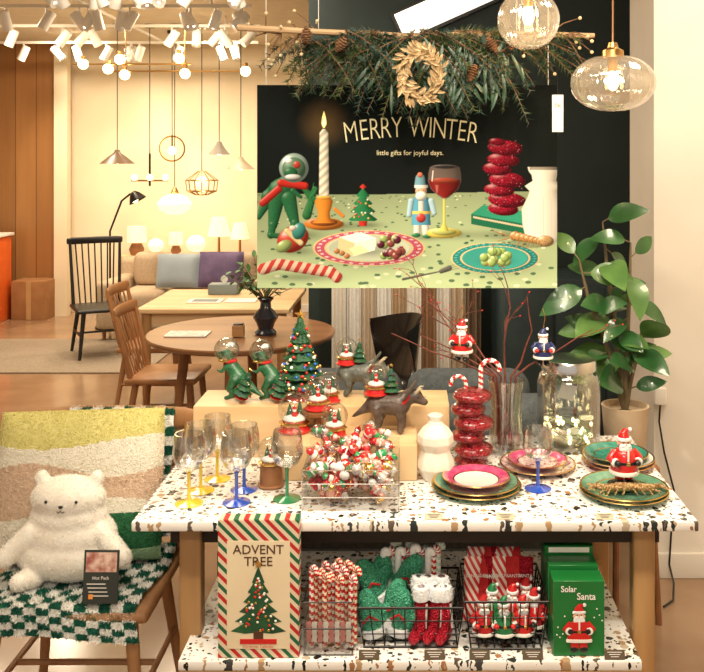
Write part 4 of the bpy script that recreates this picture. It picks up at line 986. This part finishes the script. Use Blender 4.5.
for sx in(-1.64,-.80):
    for sy in(5.6,6.36): b.add(tube([(sx,sy,.70),(sx,sy,0)],[.032,.022],10),oakz)
b.add(box2(-1.62,-.82,5.60,5.62,.63,.70),ply,False); b.done()
b=B('open_catalogue'); b.add(rbox(-1.33,5.85,.734,.22,.16,.006,.001,1),white,False); b.add(rbox(-1.10,5.87,.734,.2,.15,.006,.001,1),white,False); b.add(box(-1.33,5.85,.738,.16,.1,.001),pm('slate',(.15,.2,.22)),False); b.done()
b=B('tissue_box'); b.add(rbox(-1.28,6.2,.765,.2,.12,.07,.006),pm('box_slate',(.2,.25,.26)),False); b.add(leaf((-1.28,6.2,.80),(0,0,1),(0,1,0),.06,.05),white); b.done()
b=B('round_dining_table'); b.add(lathe([(0,.69),(.48,.69),(.50,.70),(.505,.715),(.50,.722),(0,.722)],48,c=(-.91,4.87,0)),wood('round_top',(.20,.09,.04),(.30,.145,.065),'X',8,.3))
for a in range(4): b.add(tube([(-.91+.3*math.cos(a*pi/2),4.87+.3*math.sin(a*pi/2),.69),(-.91+.38*math.cos(a*pi/2),4.87+.38*math.sin(a*pi/2),0)],[.03,.02],10),walnut)
b.done()
b=B('open_catalogue'); b.add(rbox(-1.18,4.78,.7265,.22,.15,.006,.001,1),white,False); b.add(rbox(-1.18,4.78,.7305,.2,.13,.001,.0003,1),pm('pageprint',(.7,.7,.65),(.4,.4,.35),scale=60),False); b.done()
b=B('wooden_tabletop_box'); b.add(rbox(-.90,4.72,.755,.06,.05,.06,.004),oak,False); b.add(rbox(-.90,4.72,.79,.05,.04,.006,.002),black,False); b.done()
b=B('bronze_vase_plant'); vx,vy=-.77,4.80
vz=.7225
b.add(lathe([(0,0),(.055,0),(.06,.01),(.04,.03),(.05,.06),(.068,.09),(.05,.12),(.03,.14),(.028,.17),(.045,.19),(.04,.195),(.02,.17),(0,.16)],28,c=(vx,vy,vz)),pm('dark_navy_glaze',(.015,.02,.035),(.03,.04,.06),rough=.25,coat=.6))
for i in range(26):
    a=R.random()*2*pi; d=Vector((math.cos(a)*1.1,math.sin(a)*.6,R.uniform(.4,1.6))).normalized(); L=R.uniform(.1,.26); p=Vector((vx,vy,vz+.18)); q=p+d*L
    b.add(tube([p,q],.0018,5),st_)
    for j in range(4): t=.4+.2*j; b.add(leaf(p+d*L*t,(R.gauss(0,1),R.gauss(0,1),R.gauss(.1,.5)),(0,0,1),.05,.025,.3,n=4),pm('herb_leaf',(.03,.13,.03),(.09,.24,.06),scale=20))
b.done()
spindle('dining_chair',-1.68,5.98,pi/2,pm('chair_honey',(.34,.15,.055),(.46,.22,.09),rough=.4),.42,.42,.44,.80,6)
spindle('dining_chair',-1.38,5.16,pi/2,MC['chair_honey'],.40,.40,.44,.80,6)
b=B('black_shell_chair',TR(-.20,4.75,0)@RZ(-1.1))
V=[];F=[];nu,nv=14,10
for i in range(nu+1):
    for j in range(nv+1):
        u=-1+2*i/nu; v=j/nv
        if v<.5: t=v/.5; p=(u*.24,-.22+.42*t,.44-.03*math.sin(t*pi)+.05*u*u+ .0*t)
        else: t=(v-.5)/.5; p=(u*(.24+.03*t)*(1-.15*t*t),.20+.08*t-.14*u*u*t-.05*u*u,.44+.36*t+.05*u*u*(1-t)-.05*u*u*t)
        V.append(p)
for i in range(nu):
    for j in range(nv): a=i*(nv+1)+j; F.append((a,a+1,a+nv+2,a+nv+1))
blk=pm('black_leather',(.012,.01,.009),rough=.25,coat=.4)
b.add((V,F),blk); b.add(([(x,y,z+.02) for x,y,z in V],[f[::-1] for f in F]),blk)
for s in(-1,1):
    for t in(-1,1): b.add(tube([(s*.12,t*.12,.43),(s*.22,t*.22,0)],[.014,.009],8),walnut)
b.done()
b=B('low_console'); b.add(rbox(-2.36,9.45,.64,1.3,.34,.03,.004),ply,False); b.add(rbox(-2.36,9.45,.34,1.2,.3,.57,.004),cream,False)
for i in range(3): b.add(rbox(-2.76+.4*i,9.295,.36,.38,.012,.5,.004),ply,False)
for sx in(-2.9,-1.82): b.add(box2(sx-.02,sx+.02,9.33,9.57,0,.06),oakz,False)
b.done()
shade=pm('lit_lampshade',(1,.76,.45),rough=.8,emis=.8); shw=pm('lit_lampshade_white',(1,.86,.62),rough=.8,emis=.7)
def tlamp(x,h,r,kind):
    b=B('table_lamp'); y=9.42; z=.656
    if kind==0:
        b.add(lathe([(0,0),(r*.7,0),(r*.65,.02),(.015,.03),(.012,h*.55),(0,h*.55)],16,c=(x,y,z)),brass); b.add(lathe([(r,h*.5),(r*.62,h)],20,c=(x,y,z)),shade)
    elif kind==1:
        b.add(lathe([(0,0),(r*.6,0),(r*.8,h*.2),(r*.5,h*.42),(0,h*.45)],16,c=(x,y,z)),walnut); b.add(lathe([(r,h*.45),(r*.95,h)],20,c=(x,y,z)),shade)
    else:
        b.add(lathe([(0,0),(r*.8,0),(r*.8,.03),(0,.03)],16,c=(x,y,z)),white); b.add(ell((x,y,z+.03+r*.9),(r,r,r*.9),18,12),shw)
    b.done()
for a in((-2.86,.30,.10,1),(-2.66,.2,.08,2),(-2.45,.24,.07,1),(-2.24,.22,.10,2),(-2.00,.40,.12,0),(-1.78,.34,.10,0)): tlamp(*a)
b=B('arm_floor_lamp'); b.add(lathe([(0,0),(.14,0),(.14,.02),(.02,.03),(0,.03)],20,c=(-2.95,8.85,0)),blackm)
b.add(tube([(-2.95,8.85,.02),(-2.95,8.85,.95),(-2.82,8.8,1.25),(-2.72,8.75,1.32)],.010,8),blackm); b.add(lathe([(.02,.05),(.05,.02),(.09,-.05)],18),blackm,True,TR(-2.66,8.72,1.30)@RY(-.5)); b.add(ell((-2.67,8.72,1.27),.035,12,8),bulb); b.done()
b=B('orange_counter'); b.add(rbox(-4.56,9.1,.43,.8,.6,.86,.01),pm('orange_laminate',(.75,.13,.02),rough=.4),False); b.add(rbox(-4.56,9.1,.88,.84,.64,.03,.005),white,False); b.done()
b=B('cardboard_box'); b.add(rbox(-3.93,9.42,.20,.36,.3,.40,.004),pm('cardboard',(.30,.14,.05),(.36,.18,.07),rough=.9),False); b.add(box(-3.93,9.268,.20,.05,.002,.39),pm('tape',(.45,.28,.12)),False); b.done()
# ------------------------------------------------ back pendants
sm=pm('lit_opal',(1,.84,.58),rough=.5,emis=1.1)
def cord(b,x,y,z): b.add(tube([(x,y,z),(x,y,2.9)],.004,5),blackm); b.add(lathe([(0,2.9),(.05,2.9),(.045,2.87),(0,2.865)],14,c=(x,y,0)),blackm)
def pnd(kind,x,z,w,h,m,y=8.3):
    nm={'cone':'cone_pendant_lamp','opal':'opal_pendant_lamp','cage':'wire_pendant_lamp','ring':'ring_pendant_lamp','rod':'rod_pendant_lamp'}[kind]
    b=B(nm); cord(b,x,y,z+h/2)
    if kind=='cone': b.add(lathe([(0,h/2),(.02,h/2),(.03,h*.3),(w*.28,-h*.05),(w/2,-h/2)],28,c=(x,y,z)),m); b.add(ell((x,y,z-h*.25),.035,10,8),bulb)
    if kind=='opal': b.add(lathe([(.02,h*.5),(.03,h*.45),(w*.35,h*.3),(w*.5,0),(w*.42,-h*.3),(w*.2,-h*.5),(0,-h*.5)],24,c=(x,y,z)),sm); b.add(lathe([(0,h*.75),(.015,h*.75),(.04,h*.46),(0,h*.46)],14,c=(x,y,z)),brass)
    if kind=='cage':
        b.add(ell((x,y,z),.06,14,10),sm)
        for i in range(14):
            a=2*pi*i/14; b.add(tube([(x+.03*math.cos(a),y+.03*math.sin(a),z+h*.5),(x+w*.5*math.cos(a),y+w*.5*math.sin(a),z+h*.1),(x+w*.45*math.cos(a),y+w*.45*math.sin(a),z-h*.35),(x+w*.2*math.cos(a),y+w*.2*math.sin(a),z-h*.5)],.004,5),brass)
        for rr,zz in((.5,.1),(.45,-.35),(.2,-.5)): b.add(tube(arc((x,y,z+h*zz),w*rr,0,2*pi,24,'XY')[:-1],.005,5,closed=True),brass)
    if kind=='ring': b.add(tube(arc((x,y,z),w/2,0,2*pi,28)[:-1],.008,6,closed=True),brass); b.add(ell((x,y,z-.02),.04,10,8),bulb); b.add(tube([(x,y,z+.02),(x,y,z+h/2)],.008,6),brass)
    if kind=='rod':
        b.add(tube([(x-w/2,y,z),(x+w/2,y,z)],.008,6),brass); b.add(tube([(x,y,z-.05),(x,y,z+h/2)],.01,6),blackm)
        for s in(-1,0,1): b.add(ell((x+s*w*.42,y,z+.03),.028,12,8),bulb)
    b.done()
brn=pm('brown_shade',(.12,.07,.04),rough=.4); gsh=pm('grey_shade',(.30,.27,.23),rough=.5); gsh2=pm('white_shade',(.50,.42,.30),rough=.5)
pnd('cone',-2.70,1.68,.32,.13,brn); pnd('rod',-2.40,1.46,.34,.5,brass); pnd('opal',-2.17,1.25,.32,.20,white); pnd('ring',-2.30,1.76,.24,.26,brass,8.7)
pnd('cage',-1.92,1.44,.30,.22,white); pnd('cone',-1.76,1.76,.20,.12,gsh); pnd('cone',-1.56,1.62,.26,.11,gsh2)
b=B('globe_chandelier'); y=7.6
for x0,x1,z in((-2.85,-1.85,2.46),(-2.5,-1.35,2.40)): b.add(tube([(x0,y,z),(x1,y,z)],.008,6),brass)
for x in(-2.4,-1.9): b.add(tube([(x,y,2.40),(x,y,2.9)],.006,6),brass)
for x,z in((-2.76,2.46),(-2.45,2.50),(-2.41,2.37),(-1.95,2.51),(-2.55,2.42),(-1.39,2.40),(-1.9,2.38)): b.add(ell((x,y,z),.043,14,10),bulb); b.add(tube([(x,y,z),(x,y,z+.07)],.02,8),brass)
b.done()
trw=pm('track_white',(.74,.70,.62),rough=.5); lens=pm('spot_lens',(1,.9,.7),emis=6)
b=B('ceiling_track_lights')
rows=[(5.8,-2.6,-1.1),(6.8,-3.4,-1.2),(7.8,-3.9,-1.3),(8.9,-4.6,-1.5)]
for yy,xa,xb in rows: b.add(box2(xa,xb,yy-.012,yy+.012,2.80,2.825),trw,False); b.add(tube([(xa+.3,yy,2.825),(xa+.3,yy,2.9)],.008,6),trw); b.add(tube([(xb-.3,yy,2.825),(xb-.3,yy,2.9)],.008,6),trw)
b.add(box2(-2.49,-2.47,5.0,9.0,2.83,2.85),trw,False)
for i in range(46):
    yy,xa,xb=rows[i%4]; x=R.uniform(xa,xb); M=TR(x,yy,2.70)@RZ(R.random()*6)@RX(R.uniform(.3,.9))
    b.add(tube([(x,yy,2.80),(x,yy,2.71)],.01,6),trw); b.add(lathe([(0,.08),(.032,.08),(.038,.07),(.040,-.07),(.034,-.07),(0,-.06)],14),white,True,M); b.add(lathe([(0,-.062),(.033,-.065)],12),lens,True,M)
b.done()
# ------------------------------------------------ LIGHTS
def area(n,loc,size,e,col=(1,.84,.62),rot=(0,0,0),sy=None):
    l=bpy.data.lights.new(n,'AREA'); l.energy=e; l.color=col; l.shape='RECTANGLE'; l.size=size; l.size_y=sy or size
    o=bpy.data.objects.new(n,l); o.location=loc; o.rotation_euler=rot; bpy.context.scene.collection.objects.link(o)
area('ceiling_light_display',(0,1.5,2.86),1.2,42,rot=(.25,0,0),sy=.5,col=(1,.87,.68))
area('shelf_fill_light',(0,-.3,2.84),1.2,38,rot=(.75,0,0),sy=.5,col=(1,.87,.68))  # unseen fill lamp added to brighten the front of the lower shelf
area('ceiling_light_display_left',(-1.3,1.9,2.86),.5,18)
area('ceiling_light_mid',(-1.3,5.0,2.86),1.2,50)
for x,y in((-3.3,7.2),(-1.9,7.2),(-3.3,8.6),(-1.9,8.6)): area('ceiling_light_back',(x,y,2.88),.22,34,(1,.82,.58))
area('column_fill_light',(1.3,2.6,2.86),.5,28)  # unseen fill lamp, strength raised to brighten the right column
def spot(n,loc,to,e,ang,col=(1,.86,.66),r=.04):
    l=bpy.data.lights.new(n,'SPOT'); l.energy=e; l.color=col; l.spot_size=ang; l.spot_blend=.6; l.shadow_soft_size=r
    o=bpy.data.objects.new(n,l); o.location=loc; o.rotation_euler=(Vector(to)-Vector(loc)).to_track_quat('-Z','Y').to_euler(); bpy.context.scene.collection.objects.link(o)
spot('track_spot_table',(-.5,1.4,2.8),(0,2.6,.8),80,.9); spot('track_spot_table_right',(.7,1.3,2.8),(.2,2.6,.8),66,.9)
spot('poster_fill_spot',(0,1.2,2.75),(0,3.1,1.5),55,.8)  # unseen spot added to light the poster face
spot('curtain_fill_spot',(0,4.2,2.8),(0,5.28,.7),110,.8)  # added fill spot, no fixture here; brightens the hanging fabric
for x in(-3.2,-2.2,-1.4): spot('track_spot_wall',(x,8.2,2.75),(x,9.8,1.2),46,1.3,(1,.80,.54))
w=bpy.data.worlds.new('World'); bpy.context.scene.world=w; w.use_nodes=True
w.node_tree.nodes['Background'].inputs[0].default_value=(1,.90,.76,1); w.node_tree.nodes['Background'].inputs[1].default_value=.5
cam=bpy.data.cameras.new('Camera'); cam.sensor_fit='HORIZONTAL'; cam.sensor_width=36; cam.lens=46.02; cam.shift_x=-.0824; cam.shift_y=-.25
co=bpy.data.objects.new('Camera',cam); co.location=(0,0,1.65); co.rotation_euler=(pi/2,0,0); bpy.context.scene.collection.objects.link(co); bpy.context.scene.camera=co
vs=bpy.context.scene.view_settings; vs.view_transform='Standard'; vs.look='None'
